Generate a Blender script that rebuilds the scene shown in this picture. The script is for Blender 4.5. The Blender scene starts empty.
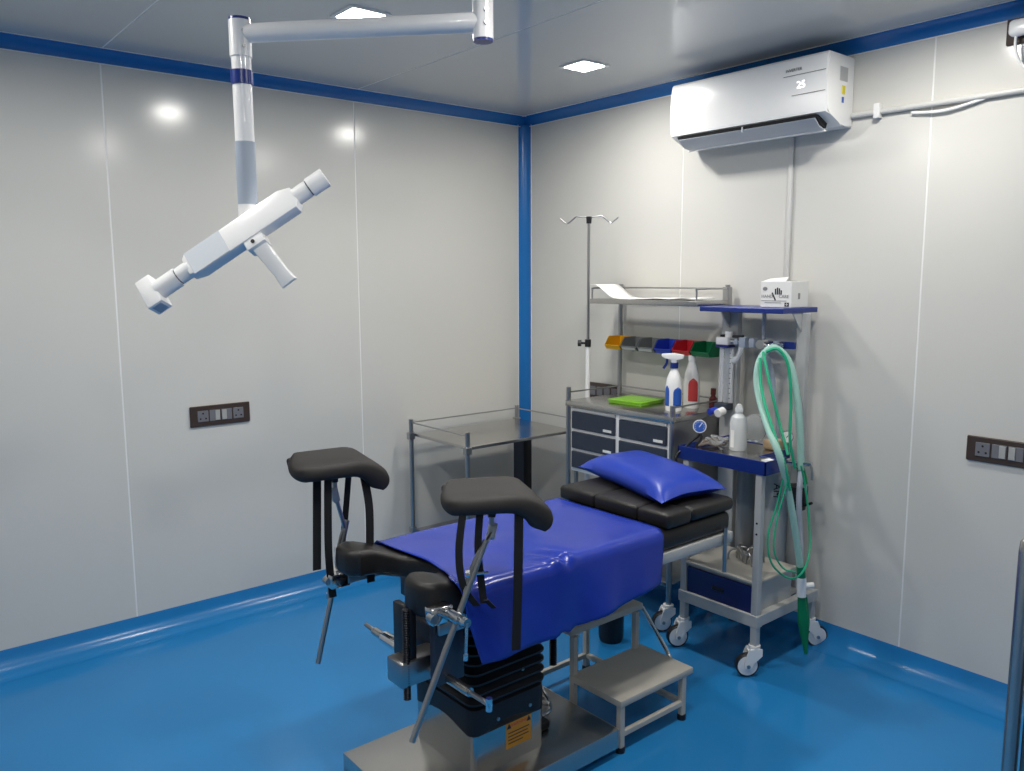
import bpy, bmesh, math, random
from mathutils import Vector, Matrix, noise
random.seed(7)
V = Vector
sc = bpy.context.scene
col = sc.collection

# ------------------------------------------------------------------ camera
FPX = 814.458
CAM = V((-3.27244, -3.81261, 1.62097))
RX = V((0.7692858, -0.63889326, -0.00384174))
UX = V((0.08671696, 0.09845399, 0.99135613))
FX = V((0.63299251, 0.76296934, -0.13114214))
cd = bpy.data.cameras.new('camera')
cd.sensor_fit = 'HORIZONTAL'; cd.sensor_width = 36.0; cd.lens = FPX / 1024 * 36
cd.clip_start = 0.02
cam = bpy.data.objects.new('camera', cd); col.objects.link(cam)
m = Matrix.Identity(4)
for i in range(3):
    m[i][0] = RX[i]; m[i][1] = UX[i]; m[i][2] = -FX[i]; m[i][3] = CAM[i]
cam.matrix_world = m
sc.camera = cam

# ------------------------------------------------------------------ world, exposure
w = bpy.data.worlds.new('world'); sc.world = w; w.use_nodes = True
w.node_tree.nodes['Background'].inputs[0].default_value = (0.5, 0.52, 0.55, 1)
w.node_tree.nodes['Background'].inputs[1].default_value = 0.2
sc.view_settings.view_transform = 'Standard'; sc.view_settings.look = 'None'
sc.view_settings.gamma = 1.0; sc.view_settings.use_curve_mapping = False
sc.view_settings.exposure = 0.0
LAMP_STRENGTH = 218.0            # ceiling downlights, built with the ceiling
LAMP_TINT = (1.0, 0.967, 0.91)

# ------------------------------------------------------------------ materials
def mat(name, base, rough=0.5, metal=0.0, spec=0.5, coat=0.0, noise_amt=0.0, noise_scale=20.0, bump=0.0,
        bump_scale=60.0, rough_var=0.0, trans=0.0, emit=None, estr=0.0, stretch=(1, 1, 1), ior=1.45, alpha=1.0, coat_rough=0.05):
    M = bpy.data.materials.new(name); M.use_nodes = True
    nt = M.node_tree; b = nt.nodes['Principled BSDF']
    b.inputs['Base Color'].default_value = (*base, 1)
    b.inputs['Roughness'].default_value = rough
    b.inputs['Metallic'].default_value = metal
    b.inputs['Specular IOR Level'].default_value = spec
    b.inputs['Coat Weight'].default_value = coat
    b.inputs['Coat Roughness'].default_value = coat_rough
    b.inputs['Transmission Weight'].default_value = trans
    b.inputs['IOR'].default_value = ior
    b.inputs['Alpha'].default_value = alpha
    if emit:
        b.inputs['Emission Color'].default_value = (*emit, 1); b.inputs['Emission Strength'].default_value = estr
    if noise_amt or bump or rough_var:
        tc = nt.nodes.new('ShaderNodeTexCoord'); mp = nt.nodes.new('ShaderNodeMapping')
        mp.inputs['Scale'].default_value = stretch
        nt.links.new(tc.outputs['Object'], mp.inputs['Vector'])
        if noise_amt or rough_var:
            n = nt.nodes.new('ShaderNodeTexNoise'); n.inputs['Scale'].default_value = noise_scale; n.inputs['Detail'].default_value = 4
            nt.links.new(mp.outputs['Vector'], n.inputs['Vector'])
        if noise_amt:
            r = nt.nodes.new('ShaderNodeMapRange'); r.inputs[3].default_value = 1 - noise_amt; r.inputs[4].default_value = 1 + noise_amt
            nt.links.new(n.outputs['Fac'], r.inputs[0])
            x = nt.nodes.new('ShaderNodeVectorMath'); x.operation = 'SCALE'; x.inputs[0].default_value = base
            nt.links.new(r.outputs[0], x.inputs['Scale']); nt.links.new(x.outputs[0], b.inputs['Base Color'])
        if rough_var:
            r = nt.nodes.new('ShaderNodeMapRange'); r.inputs[3].default_value = max(0.02, rough - rough_var); r.inputs[4].default_value = rough + rough_var
            nt.links.new(n.outputs['Fac'], r.inputs[0]); nt.links.new(r.outputs[0], b.inputs['Roughness'])
        if bump:
            n2 = nt.nodes.new('ShaderNodeTexNoise'); n2.inputs['Scale'].default_value = bump_scale; n2.inputs['Detail'].default_value = 3
            nt.links.new(mp.outputs['Vector'], n2.inputs['Vector'])
            bp_ = nt.nodes.new('ShaderNodeBump'); bp_.inputs['Strength'].default_value = bump; bp_.inputs['Distance'].default_value = 0.01
            nt.links.new(n2.outputs['Fac'], bp_.inputs['Height']); nt.links.new(bp_.outputs[0], b.inputs['Normal'])
    return M

PANEL = mat('wall_panel', (0.66, 0.652, 0.615), rough=0.17, spec=0.5, noise_amt=0.008, noise_scale=3)
CEILP = mat('ceiling_panel', (0.62, 0.62, 0.60), rough=0.12, spec=0.5, noise_amt=0.008, noise_scale=3)
CONDM = mat('conduit_plastic', (0.62, 0.62, 0.60), rough=0.35, noise_amt=0.01)
SEAL = mat('white_sealant', (0.86, 0.86, 0.84), rough=0.5)
FLOORM = mat('blue_epoxy', (0.020, 0.215, 0.52), rough=0.17, spec=0.5, noise_amt=0.05, noise_scale=2.0, bump=0.04, bump_scale=9, rough_var=0.04)
COVEM = mat('blue_cove', (0.018, 0.205, 0.51), rough=0.2, noise_amt=0.04, noise_scale=6, bump=0.03, bump_scale=30)
TRIMM = mat('blue_trim', (0.014, 0.17, 0.50), rough=0.25, noise_amt=0.03, noise_scale=8)
WHITE = mat('white_plastic', (0.88, 0.88, 0.87), rough=0.22, noise_amt=0.01)
FLAPM = mat('grey_blue_flap', (0.50, 0.53, 0.57), rough=0.35, noise_amt=0.01)
WHITEP = mat('white_powder_coat', (0.84, 0.84, 0.84), rough=0.3, coat=0.4, noise_amt=0.01)
LAMPG = mat('pale_grey_panel', (0.60, 0.64, 0.69), rough=0.35, noise_amt=0.01)
GREYP = mat('grey_sleeve', (0.36, 0.41, 0.49), rough=0.35, noise_amt=0.02)
DGREY = mat('dark_grey_plastic', (0.10, 0.11, 0.13), rough=0.4, noise_amt=0.05)
LGREY = mat('light_grey_paint', (0.47, 0.475, 0.47), rough=0.42, noise_amt=0.02, noise_scale=12)
BEIGE = mat('worn_cream_paint', (0.50, 0.475, 0.42), rough=0.45, noise_amt=0.08, noise_scale=14)
NAVY = mat('navy_paint', (0.010, 0.030, 0.20), rough=0.3, noise_amt=0.03)
NAVYD = mat('navy_drawer', (0.01, 0.018, 0.12), rough=0.35, noise_amt=0.04)
SLATE = mat('slate_drawer', (0.032, 0.042, 0.066), rough=0.35, noise_amt=0.05)
STEEL = mat('brushed_steel', (0.52, 0.51, 0.49), rough=0.27, metal=1.0, noise_amt=0.025, noise_scale=5)
STEELD = mat('dull_steel', (0.42, 0.42, 0.42), rough=0.32, metal=1.0, noise_amt=0.06, noise_scale=10, rough_var=0.06)
STEELSH = mat('steel_sheet', (0.50, 0.49, 0.47), rough=0.2, metal=1.0, noise_amt=0.02, noise_scale=4)
CHROME = mat('chrome', (0.72, 0.72, 0.72), rough=0.12, metal=1.0, noise_amt=0.02)
BLACKV = mat('black_vinyl', (0.014, 0.013, 0.0125), rough=0.42, noise_amt=0.1, bump=0.08, bump_scale=260, rough_var=0.05)
FOAM = mat('charcoal_pad', (0.020, 0.018, 0.017), rough=0.62, noise_amt=0.12, noise_scale=40, bump=0.06, bump_scale=400)
STRAP = mat('black_webbing', (0.009, 0.009, 0.010), rough=0.8, noise_amt=0.15, bump=0.2, bump_scale=500)
RUBBER = mat('black_rubber', (0.010, 0.010, 0.013), rough=0.45, noise_amt=0.1)
BLACKM = mat('black_steel', (0.012, 0.013, 0.018), rough=0.35, metal=0.2, noise_amt=0.1)
SHEETM = mat('blue_pvc_sheet', (0.016, 0.042, 0.37), rough=0.24, spec=0.5, noise_amt=0.05, noise_scale=6, bump=0.05, bump_scale=16, rough_var=0.05)
PILLOWM = mat('blue_rexine', (0.012, 0.045, 0.40), rough=0.32, noise_amt=0.04, noise_scale=8, bump=0.05, bump_scale=22)
SOCKF = mat('brown_socket_frame', (0.055, 0.038, 0.032), rough=0.32, noise_amt=0.08)
SOCKM = mat('grey_socket_module', (0.17, 0.17, 0.19), rough=0.4, noise_amt=0.04)
SOCKL = mat('pale_switch_rocker', (0.40, 0.40, 0.39), rough=0.4, noise_amt=0.03)
HOLE = mat('black_recess', (0.006, 0.006, 0.007), rough=0.6)
YEL = mat('yellow_plastic', (0.80, 0.42, 0.01), rough=0.4, noise_amt=0.03)
GRYB = mat('grey_bin_plastic', (0.19, 0.20, 0.205), rough=0.45, noise_amt=0.03)
BLUB = mat('blue_bin_plastic', (0.02, 0.05, 0.46), rough=0.4, noise_amt=0.03)
REDB = mat('red_bin_plastic', (0.52, 0.02, 0.035), rough=0.4, noise_amt=0.03)
GRNB = mat('green_bin_plastic', (0.005, 0.16, 0.06), rough=0.4, noise_amt=0.03)
LIME = mat('lime_plastic', (0.20, 0.47, 0.03), rough=0.3, noise_amt=0.04)
REDL = mat('red_print', (0.62, 0.06, 0.06), rough=0.4)
BLUL = mat('blue_print', (0.02, 0.10, 0.45), rough=0.4)
INK = mat('black_print', (0.02, 0.02, 0.025), rough=0.5)
GINK = mat('grey_print', (0.24, 0.24, 0.24), rough=0.5)
CARD = mat('white_card', (0.80, 0.80, 0.77), rough=0.55, noise_amt=0.02)
PAPER = mat('white_paper', (0.84, 0.84, 0.82), rough=0.7, noise_amt=0.01)
ORANGE = mat('orange_label', (0.72, 0.30, 0.02), rough=0.45, noise_amt=0.03)
YELL = mat('yellow_label', (0.78, 0.66, 0.05), rough=0.45)
CLEARP = mat('clear_plastic', (0.93, 0.96, 0.97), rough=0.08, trans=0.85, ior=1.12, noise_amt=0.01)
MILKY = mat('milky_plastic', (0.90, 0.93, 0.94), rough=0.2, trans=0.4, ior=1.25, noise_amt=0.02)
HOSE = mat('pale_green_hose', (0.47, 0.74, 0.66), rough=0.35, trans=0.25, ior=1.2, noise_amt=0.04)
HOSEG = mat('green_tubing', (0.02, 0.42, 0.22), rough=0.3, noise_amt=0.04)
GREEN = mat('green_rubber_bag', (0.005, 0.20, 0.075), rough=0.35, noise_amt=0.08)
CYLG = mat('grey_cylinder_paint', (0.28, 0.29, 0.30), rough=0.4, metal=0.3, noise_amt=0.08, noise_scale=9)
CYLW = mat('pale_cylinder_paint', (0.48, 0.50, 0.50), rough=0.4, noise_amt=0.08, noise_scale=9)
BROWN = mat('tan_cloth', (0.50, 0.36, 0.23), rough=0.8, noise_amt=0.15, noise_scale=25)
TAUPE = mat('taupe_tubing', (0.20, 0.165, 0.14), rough=0.6, noise_amt=0.2, noise_scale=60)
MAROON = mat('maroon_plastic', (0.10, 0.015, 0.015), rough=0.35, noise_amt=0.1)
LED = mat('led_diffuser', (0.9, 0.9, 0.9), rough=0.5, emit=LAMP_TINT, estr=LAMP_STRENGTH)
DISP = mat('display_digits', (0.9, 0.9, 0.9), rough=0.5, emit=(1, 1, 1), estr=1.6)
GLASS = mat('glass_tube', (0.95, 0.97, 1.0), rough=0.03, trans=0.9, ior=1.2)

# ------------------------------------------------------------------ mesh helpers
def box(bm, x0, x1, y0, y1, z0, z1, bev=0.0, seg=2, M=None):
    x0, x1 = sorted((x0, x1)); y0, y1 = sorted((y0, y1)); z0, z1 = sorted((z0, z1))
    vs = [bm.verts.new(V((x, y, z))) for z in (z0, z1) for y in (y0, y1) for x in (x0, x1)]
    if M is not None:
        for v in vs: v.co = M @ v.co
    fs = [bm.faces.new([vs[i] for i in f]) for f in ((0, 2, 3, 1), (4, 5, 7, 6), (0, 1, 5, 4), (2, 6, 7, 3), (0, 4, 6, 2), (1, 3, 7, 5))]
    if bev > 0:
        es = list({e for f in fs for e in f.edges})
        bmesh.ops.bevel(bm, geom=es, offset=bev, segments=seg, profile=0.5, affect='EDGES')
    return bm
def frame_axes(d):
    d = d.normalized(); a = V((0, 0, 1)) if abs(d.z) < 0.9 else V((1, 0, 0))
    u = d.cross(a).normalized(); return u, d.cross(u).normalized()
def cyl(bm, p0, p1, r, n=16, r2=None, caps=True):
    p0, p1 = V(p0), V(p1); r2 = r if r2 is None else r2
    u, v = frame_axes(p1 - p0)
    A = [bm.verts.new(p0 + r * (math.cos(t) * u + math.sin(t) * v)) for t in [2 * math.pi * k / n for k in range(n)]]
    B = [bm.verts.new(p1 + r2 * (math.cos(t) * u + math.sin(t) * v)) for t in [2 * math.pi * k / n for k in range(n)]]
    for k in range(n): bm.faces.new((A[k], A[(k + 1) % n], B[(k + 1) % n], B[k]))
    if caps: bm.faces.new(A[::-1]); bm.faces.new(B)
    return bm
def smooth_path(pts, k=6):
    P = [V(p) for p in pts]; out = []
    for i in range(len(P) - 1):
        a = P[max(i - 1, 0)]; b = P[i]; c = P[i + 1]; d = P[min(i + 2, len(P) - 1)]
        for j in range(k):
            t = j / k
            out.append(0.5 * ((2 * b) + (c - a) * t + (2 * a - 5 * b + 4 * c - d) * t * t + (3 * b - a - 3 * c + d) * t ** 3))
    out.append(P[-1]); return out
def tube(bm, pts, r, n=8, k=6, ripple=0.0):
    P = smooth_path(pts, k) if k > 1 else [V(p) for p in pts]
    u = None; rings = []
    for i, p in enumerate(P):
        d = (P[min(i + 1, len(P) - 1)] - P[max(i - 1, 0)]).normalized()
        if u is None: u, _ = frame_axes(d)
        u = (u - d * u.dot(d)).normalized(); v = d.cross(u)
        rr = (r[min(i, len(r) - 1)] if isinstance(r, list) else r) * (1 + (ripple if i % 2 else 0))
        rings.append([bm.verts.new(p + rr * (math.cos(2 * math.pi * q / n) * u + math.sin(2 * math.pi * q / n) * v)) for q in range(n)])
    for a, b in zip(rings, rings[1:]):
        for q in range(n): bm.faces.new((a[q], a[(q + 1) % n], b[(q + 1) % n], b[q]))
    bm.faces.new(rings[0][::-1]); bm.faces.new(rings[-1]); return bm
def resample(P, step):
    P = smooth_path(P, 12); L = [0]
    for a, b in zip(P, P[1:]): L.append(L[-1] + (b - a).length)
    n = max(2, int(L[-1] / step)); out = []; j = 0
    for i in range(n + 1):
        s = L[-1] * i / n
        while j < len(L) - 2 and L[j + 1] < s: j += 1
        t = (s - L[j]) / max(1e-9, L[j + 1] - L[j]); out.append(P[j].lerp(P[j + 1], min(1, t)))
    return out
def lathe(bm, prof, o=(0, 0, 0), n=24, sx=1.0, sy=1.0, M=None):
    o = V(o); rings = []
    for r, z in prof:
        if r < 1e-5: rings.append([bm.verts.new(o + V((0, 0, z)))])
        else: rings.append([bm.verts.new(o + V((sx * r * math.cos(2 * math.pi * k / n), sy * r * math.sin(2 * math.pi * k / n), z))) for k in range(n)])
    if M is not None:
        for R in rings:
            for v in R: v.co = M @ v.co
    for a, b in zip(rings, rings[1:]):
        for k in range(n):
            k2 = (k + 1) % n
            if len(a) == 1 and len(b) == 1: continue
            if len(a) == 1: bm.faces.new((a[0], b[k2], b[k]))
            elif len(b) == 1: bm.faces.new((a[k], a[k2], b[0]))
            else: bm.faces.new((a[k], a[k2], b[k2], b[k]))
    if len(rings[0]) > 1: bm.faces.new(rings[0][::-1])
    if len(rings[-1]) > 1: bm.faces.new(rings[-1])
    return bm
def prism(bm, pts, z0, z1, bev=0.0, seg=3, M=None):
    A = [bm.verts.new(V((x, y, z0))) for x, y in pts]; B = [bm.verts.new(V((x, y, z1))) for x, y in pts]
    n = len(pts); fs = [bm.faces.new(A[::-1]), bm.faces.new(B)]
    for k in range(n): bm.faces.new((A[k], A[(k + 1) % n], B[(k + 1) % n], B[k]))
    bm.normal_update()
    if bev > 0:
        es = list({e for f in fs for e in f.edges})
        bmesh.ops.bevel(bm, geom=es, offset=bev, segments=seg, profile=0.5, affect='EDGES')
    if M is not None:
        for v in bm.verts: v.co = M @ v.co
    return bm
def ribbon(bm, pts, wvec, th=0.003, k=6, w1=None):
    P = smooth_path(pts, k); wv = V(wvec); rings = []
    for i, p in enumerate(P):
        d = (P[min(i + 1, len(P) - 1)] - P[max(i - 1, 0)]).normalized()
        nn = d.cross(wv).normalized() * th / 2
        h = wv / 2 if w1 is None else wv / 2 * (1 + (w1 - 1) * i / (len(P) - 1))
        rings.append([bm.verts.new(p + s * h + t * nn) for s, t in ((-1, -1), (1, -1), (1, 1), (-1, 1))])
    for a, b in zip(rings, rings[1:]):
        for q in range(4): bm.faces.new((a[q], a[(q + 1) % 4], b[(q + 1) % 4], b[q]))
    bm.faces.new(rings[0][::-1]); bm.faces.new(rings[-1]); return bm
def rrect(x0, x1, y0, y1, r, n=5):
    out = []
    for cx, cy, a0 in ((x1 - r, y1 - r, 0), (x0 + r, y1 - r, 90), (x0 + r, y0 + r, 180), (x1 - r, y0 + r, 270)):
        for k in range(n + 1):
            a = math.radians(a0 + 90 * k / n); out.append((cx + r * math.cos(a), cy + r * math.sin(a)))
    return out
def NB(): return bmesh.new()
def torus(bm, c, axis, R, r, n=24, k=8):
    u, v = frame_axes(V(axis)); c = V(c); ax = V(axis).normalized(); rings = []
    for i in range(n):
        t = 2 * math.pi * i / n; d = math.cos(t) * u + math.sin(t) * v
        rings.append([bm.verts.new(c + R * d + r * (math.cos(2 * math.pi * q / k) * d + math.sin(2 * math.pi * q / k) * ax)) for q in range(k)])
    for i in range(n):
        a, b = rings[i], rings[(i + 1) % n]
        for q in range(k): bm.faces.new((a[q], a[(q + 1) % k], b[(q + 1) % k], b[q]))
    return bm

WLOC = {}
def link(o, parent=None, loc=None):
    col.objects.link(o)
    if loc is not None: o.location = loc
    WLOC[o.name] = V(loc) if loc is not None else V((0, 0, 0))
    if parent is not None:
        o.parent = parent; o.matrix_parent_inverse = Matrix.Translation(-WLOC[parent.name])
    return o
def obj(name, bm, m, parent=None, smooth=True, ang=32, label=None):
    bmesh.ops.recalc_face_normals(bm, faces=bm.faces[:])
    for e in bm.edges:
        if len(e.link_faces) == 2 and e.calc_face_angle(0) > math.radians(ang): e.smooth = False
    for f in bm.faces: f.smooth = smooth
    me = bpy.data.meshes.new(name); bm.to_mesh(me); bm.free()
    me.materials.append(m)
    o = bpy.data.objects.new(name, me); link(o, parent)
    if label: o['label'] = label
    return o
def tag(o, label, cat, group=None):
    o['label'] = label; o['category'] = cat
    if group: o['group'] = group
    return o
def thing(name, loc, label, cat, group=None):
    o = bpy.data.objects.new(name, None); o.empty_display_size = 0.1
    link(o, None, loc); return tag(o, label, cat, group)
def structure(o): o['kind'] = 'structure'; return o
def text_mesh(name, s, size, M, m, parent, extrude=0.0006, bold=0.0, center=True):
    c = bpy.data.curves.new(name, 'FONT'); c.body = s; c.size = size; c.extrude = extrude; c.offset = bold
    c.align_x = 'CENTER' if center else 'LEFT'; c.align_y = 'CENTER'; c.resolution_u = 3
    t = bpy.data.objects.new(name + '_tmp', c); col.objects.link(t)
    dg = bpy.context.evaluated_depsgraph_get()
    me = bpy.data.meshes.new_from_object(t.evaluated_get(dg)); me.name = name
    bpy.data.objects.remove(t); bpy.data.curves.remove(c)
    me.transform(M); me.materials.clear(); me.materials.append(m)
    o = bpy.data.objects.new(name, me); return link(o, parent)
def basis(ex, ey, o):
    ex, ey = V(ex), V(ey); ez = ex.cross(ey); M = Matrix.Identity(4)
    for i in range(3): M[i][0] = ex[i]; M[i][1] = ey[i]; M[i][2] = ez[i]; M[i][3] = o[i]
    return M
def at(px, py, ax, val):
    d = FX + RX * ((px - 512) / FPX) - UX * ((py - 385.5) / FPX)
    i = 'xyz'.index(ax); return CAM + d * ((val - CAM[i]) / d[i])
def atd(px, py, depth): return CAM + depth * (FX + RX * ((px - 512) / FPX) - UX * ((py - 385.5) / FPX))

# ------------------------------------------------------------------ room shell
XW, YW, H = -4.71, -5.89, 2.564
SX = [0.0, -1.148, -2.329, -3.51, XW]       # seams on the left wall and ceiling
SY = [0.0, -1.190, -2.369, -3.55, -4.73, YW]
G = 0.0035
def panel_wall(name, kind, segs):
    bm = NB(); c = 0.05
    if kind == 'left': box(bm, XW - c, c, 0.0012, c, 0, H + c)
    if kind == 'right': box(bm, 0.0012, c, YW - c, 0.0, 0, H + c)
    if kind == 'back': box(bm, XW - c, c, YW - c, YW - 0.0012, 0, H + c)
    if kind == 'near': box(bm, XW - c, XW - 0.0012, YW - c, 0.0, 0, H + c)
    if kind == 'ceiling': box(bm, XW, 0.0, YW, 0.0, H + 0.0012, H + c)
    wl = structure(obj(name, bm, SEAL, smooth=False))
    for a, b in zip(segs, segs[1:]):
        a2, b2 = (a - G, b + G)
        bm = NB()
        if kind == 'left': box(bm, b2, a2, 0.0, 0.0011, 0.0, H, 0.0003, 1)
        if kind == 'right': box(bm, 0.0, 0.0011, b2, a2, 0.0, H, 0.0003, 1)
        if kind == 'back': box(bm, b2, a2, YW - 0.0011, YW, 0.0, H, 0.0003, 1)
        if kind == 'near': box(bm, XW - 0.0011, XW, b2, a2, 0.0, H, 0.0003, 1)
        if kind == 'ceiling': box(bm, b2, a2, YW, 0.0, H, H + 0.0011, 0.0003, 1)
        obj('panel', bm, CEILP if kind == 'ceiling' else PANEL, wl, smooth=False)
    return wl
bm = NB(); box(bm, XW - .05, .05, YW - .05, .05, -0.06, 0.0); structure(obj('floor', bm, FLOORM, smooth=False))
panel_wall('ceiling', 'ceiling', SX)
panel_wall('wall_left', 'left', SX)
panel_wall('wall_right', 'right', SY)
panel_wall('wall_back', 'back', SX)
panel_wall('wall_near', 'near', SY)

def cove(name, m, kind, r, along, a0, a1, n=14, lip=0.0008, seal=True):
    # concave quarter-round between two planes; profile point (p,q): p = away from wall, q = away from floor/ceiling
    prof = [(0.0005, 0.0005), (r, 0.0005), (r, lip)]
    for k in range(n + 1):
        t = math.radians(90 * k / n)
        prof.append((r + 0.0 - r * math.sin(t) * 0.97 + 0, lip + (r - lip) * (1 - math.cos(t))))
    prof[-1] = (lip, r); prof.append((0.0005, r))
    def put(p, q, s):
        if along == 'x_left': x, y, z = s, -p, q
        elif along == 'y_right': x, y, z = -p, s, q
        elif along == 'x_back': x, y, z = s, YW + p, q
        elif along == 'y_near': x, y, z = XW + p, s, q
        elif along == 'z_corner': return V((-p, -q, s))
        return V((x, y, (H - z) if kind == 'top' else z))
    bm = NB()
    A = [bm.verts.new(put(p, q, a0)) for p, q in prof]; B = [bm.verts.new(put(p, q, a1)) for p, q in prof]
    N = len(prof)
    for k in range(N): bm.faces.new((A[k], A[(k + 1) % N], B[(k + 1) % N], B[k]))
    bm.faces.new(A[::-1]); bm.faces.new(B)
    o = structure(obj(name, bm, m))
    if seal:
        for (p0, p1, q0, q1) in ((0.0004, 0.0035, r - 0.0005, r + 0.0035), (r - 0.0005, r + 0.0035, 0.0004, 0.0035)):
            bm = NB()
            A = [bm.verts.new(put(p, q, a0)) for p, q in ((p0, q0), (p1, q0), (p1, q1), (p0, q1))]
            B = [bm.verts.new(put(p, q, a1)) for p, q in ((p0, q0), (p1, q0), (p1, q1), (p0, q1))]
            for k in range(4): bm.faces.new((A[k], A[(k + 1) % 4], B[(k + 1) % 4], B[k]))
            bm.faces.new(A[::-1]); bm.faces.new(B)
            obj('sealant_line', bm, SEAL, o, smooth=False)
    return o
cove('baseboard_left', COVEM, 'floor', 0.10, 'x_left', XW, 0, seal=False)
cove('baseboard_right', COVEM, 'floor', 0.10, 'y_right', YW, 0, seal=False)
cove('baseboard_back', COVEM, 'floor', 0.10, 'x_back', XW, 0, seal=False)
cove('baseboard_near', COVEM, 'floor', 0.10, 'y_near', YW, 0, seal=False)
cove('trim_1', TRIMM, 'top', 0.052, 'x_left', XW, 0)
cove('trim_2', TRIMM, 'top', 0.052, 'y_right', YW, 0)
cove('trim_3', TRIMM, 'top', 0.052, 'x_back', XW, 0)
cove('trim_4', TRIMM, 'top', 0.052, 'y_near', YW, 0)
cove('trim_5', TRIMM, 'z', 0.056, 'z_corner', 0.09, H - 0.045)

# ceiling downlights
LX = [-0.585, -1.717, -2.85]; LY = [-1.090, -2.50, -3.90]
for j, y in enumerate(LY):
    for i, x in enumerate(LX):
        if j == 2 and i != 2: continue
        if i == 0 and j == 0: lb = 'square recessed ceiling light beside the air conditioner'
        elif i == 1 and j == 0: lb = 'square recessed ceiling light above the horizontal lamp arm'
        else: lb = 'square recessed ceiling light farther from the blue corner trim'
        t = thing('ceiling_light', (x, y, H), lb, 'ceiling light', 'recessed ceiling lights')
        bm = NB(); h0, h1 = 0.066, 0.084
        o1 = rrect(x - h1, x + h1, y - h1, y + h1, 0.012, 3); o0 = rrect(x - h0, x + h0, y - h0, y + h0, 0.008, 3)
        n = len(o1)
        R = [[bm.verts.new(V((p[0], p[1], z))) for p in L] for L, z in ((o1, H - 0.0005), (o1, H - 0.006), (o0, H - 0.006), (o0, H - 0.0005))]
        for a in range(4):
            for k in range(n): bm.faces.new((R[a][k], R[a][(k + 1) % n], R[(a + 1) % 4][(k + 1) % n], R[(a + 1) % 4][k]))
        obj('frame', bm, WHITE, t)
        bm = NB(); bm.faces.new([bm.verts.new(V((p[0], p[1], H - 0.003))) for p in reversed(rrect(x - h0, x + h0, y - h0, y + h0, 0.008, 3))])
        obj('diffuser', bm, LED, t, smooth=False)

# ------------------------------------------------------------------ air conditioner
ac = thing('air_conditioner', (0, -1.66, 2.22), 'white wall-mounted split air conditioner with an open bottom flap', 'air conditioner')
ya, yb = -2.055, -1.273
def ac_profile():
    pts = [(0.0, 2.498), (-0.19, 2.498), (-0.2, 2.488), (-0.205, 2.40), (-0.203, 2.30), (-0.199, 2.268)]
    for k in range(1, 7):
        t = k / 6; pts.append((-0.199 + 0.11 * t + 0.03 * math.sin(math.pi * t), 2.268 - 0.046 * math.sin(t * math.pi / 2)))
    pts += [(-0.06, 2.224), (0.0, 2.224)]
    return pts
bm = NB(); pr = ac_profile()
A = [bm.verts.new(V((x, ya, z))) for x, z in pr]; B = [bm.verts.new(V((x, yb, z))) for x, z in pr]
for k in range(len(pr)): bm.faces.new((A[k], A[(k + 1) % len(pr)], B[(k + 1) % len(pr)], B[k]))
fa = bm.faces.new(A[::-1]); fb = bm.faces.new(B)
bmesh.ops.bevel(bm, geom=[e for f in (fa, fb) for e in f.edges], offset=0.006, segments=2, affect='EDGES')
acb = obj('body', bm, WHITE, ac)
# outlet slot, flap
bm = NB(); pts = [(-0.2005, 2.262), (-0.1965, 2.252), (-0.16, 2.226), (-0.12, 2.216), (-0.11, 2.24), (-0.15, 2.262)]
A = [bm.verts.new(V((x, -2.008, z))) for x, z in pts]; B = [bm.verts.new(V((x, -1.315, z))) for x, z in pts]
for k in range(6): bm.faces.new((A[k], A[(k + 1) % 6], B[(k + 1) % 6], B[k]))
bm.faces.new(A[::-1]); bm.faces.new(B); obj('air_outlet', bm, HOLE, ac, smooth=False)
bm = NB(); pts = [(-0.199, 2.247), (-0.165, 2.219), (-0.118, 2.208), (-0.118, 2.212), (-0.163, 2.223), (-0.196, 2.249)]
A = [bm.verts.new(V((x, -2.003, z))) for x, z in pts]; B = [bm.verts.new(V((x, -1.322, z))) for x, z in pts]
for k in range(6): bm.faces.new((A[k], A[(k + 1) % 6], B[(k + 1) % 6], B[k]))
bm.faces.new(A[::-1]); bm.faces.new(B); obj('flap', bm, FLAPM, ac)
bm = NB(); box(bm, -0.126, -0.112, -2.006, -1.318, 2.203, 2.211, 0.002); obj('flap_edge', bm, WHITE, ac)
bm = NB(); box(bm, -0.202, -0.175, -1.668, -1.662, 2.238, 2.26); obj('outlet_divider', bm, FLAPM, ac)
# front line marks, display, end details
bm = NB(); box(bm, -0.2062, -0.198, -2.046, -1.86, 2.4255, 2.428); obj('front_line', bm, GINK, ac)
bm = NB(); box(bm, -0.2062, -0.198, -2.046, -1.90, 2.3465, 2.349); obj('front_line', bm, GINK, ac)
EX, EZ = V((0, -1, 0)), V((0, 0, 1))
text_mesh('display', '25', 0.040, basis(EX, EZ, (-0.2052, -1.940, 2.385)), DISP, ac)
text_mesh('lettering', 'INVERTER', 0.0165, basis(EX, EZ, (-0.2048, -1.905, 2.448)), GINK, ac)
bm = NB(); box(bm, -0.115, -0.055, ya - 0.0015, ya + 0.004, 2.395, 2.45, 0.001, 1); obj('side_vent', bm, LGREY, ac)
bm = NB(); box(bm, -0.095, -0.072, ya - 0.0022, ya + 0.002, 2.345, 2.378); obj('sticker', bm, YELL, ac)
bm = NB(); box(bm, -0.093, -0.080, ya - 0.0022, ya + 0.002, 2.312, 2.334); obj('sticker', bm, BLUL, ac)

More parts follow.
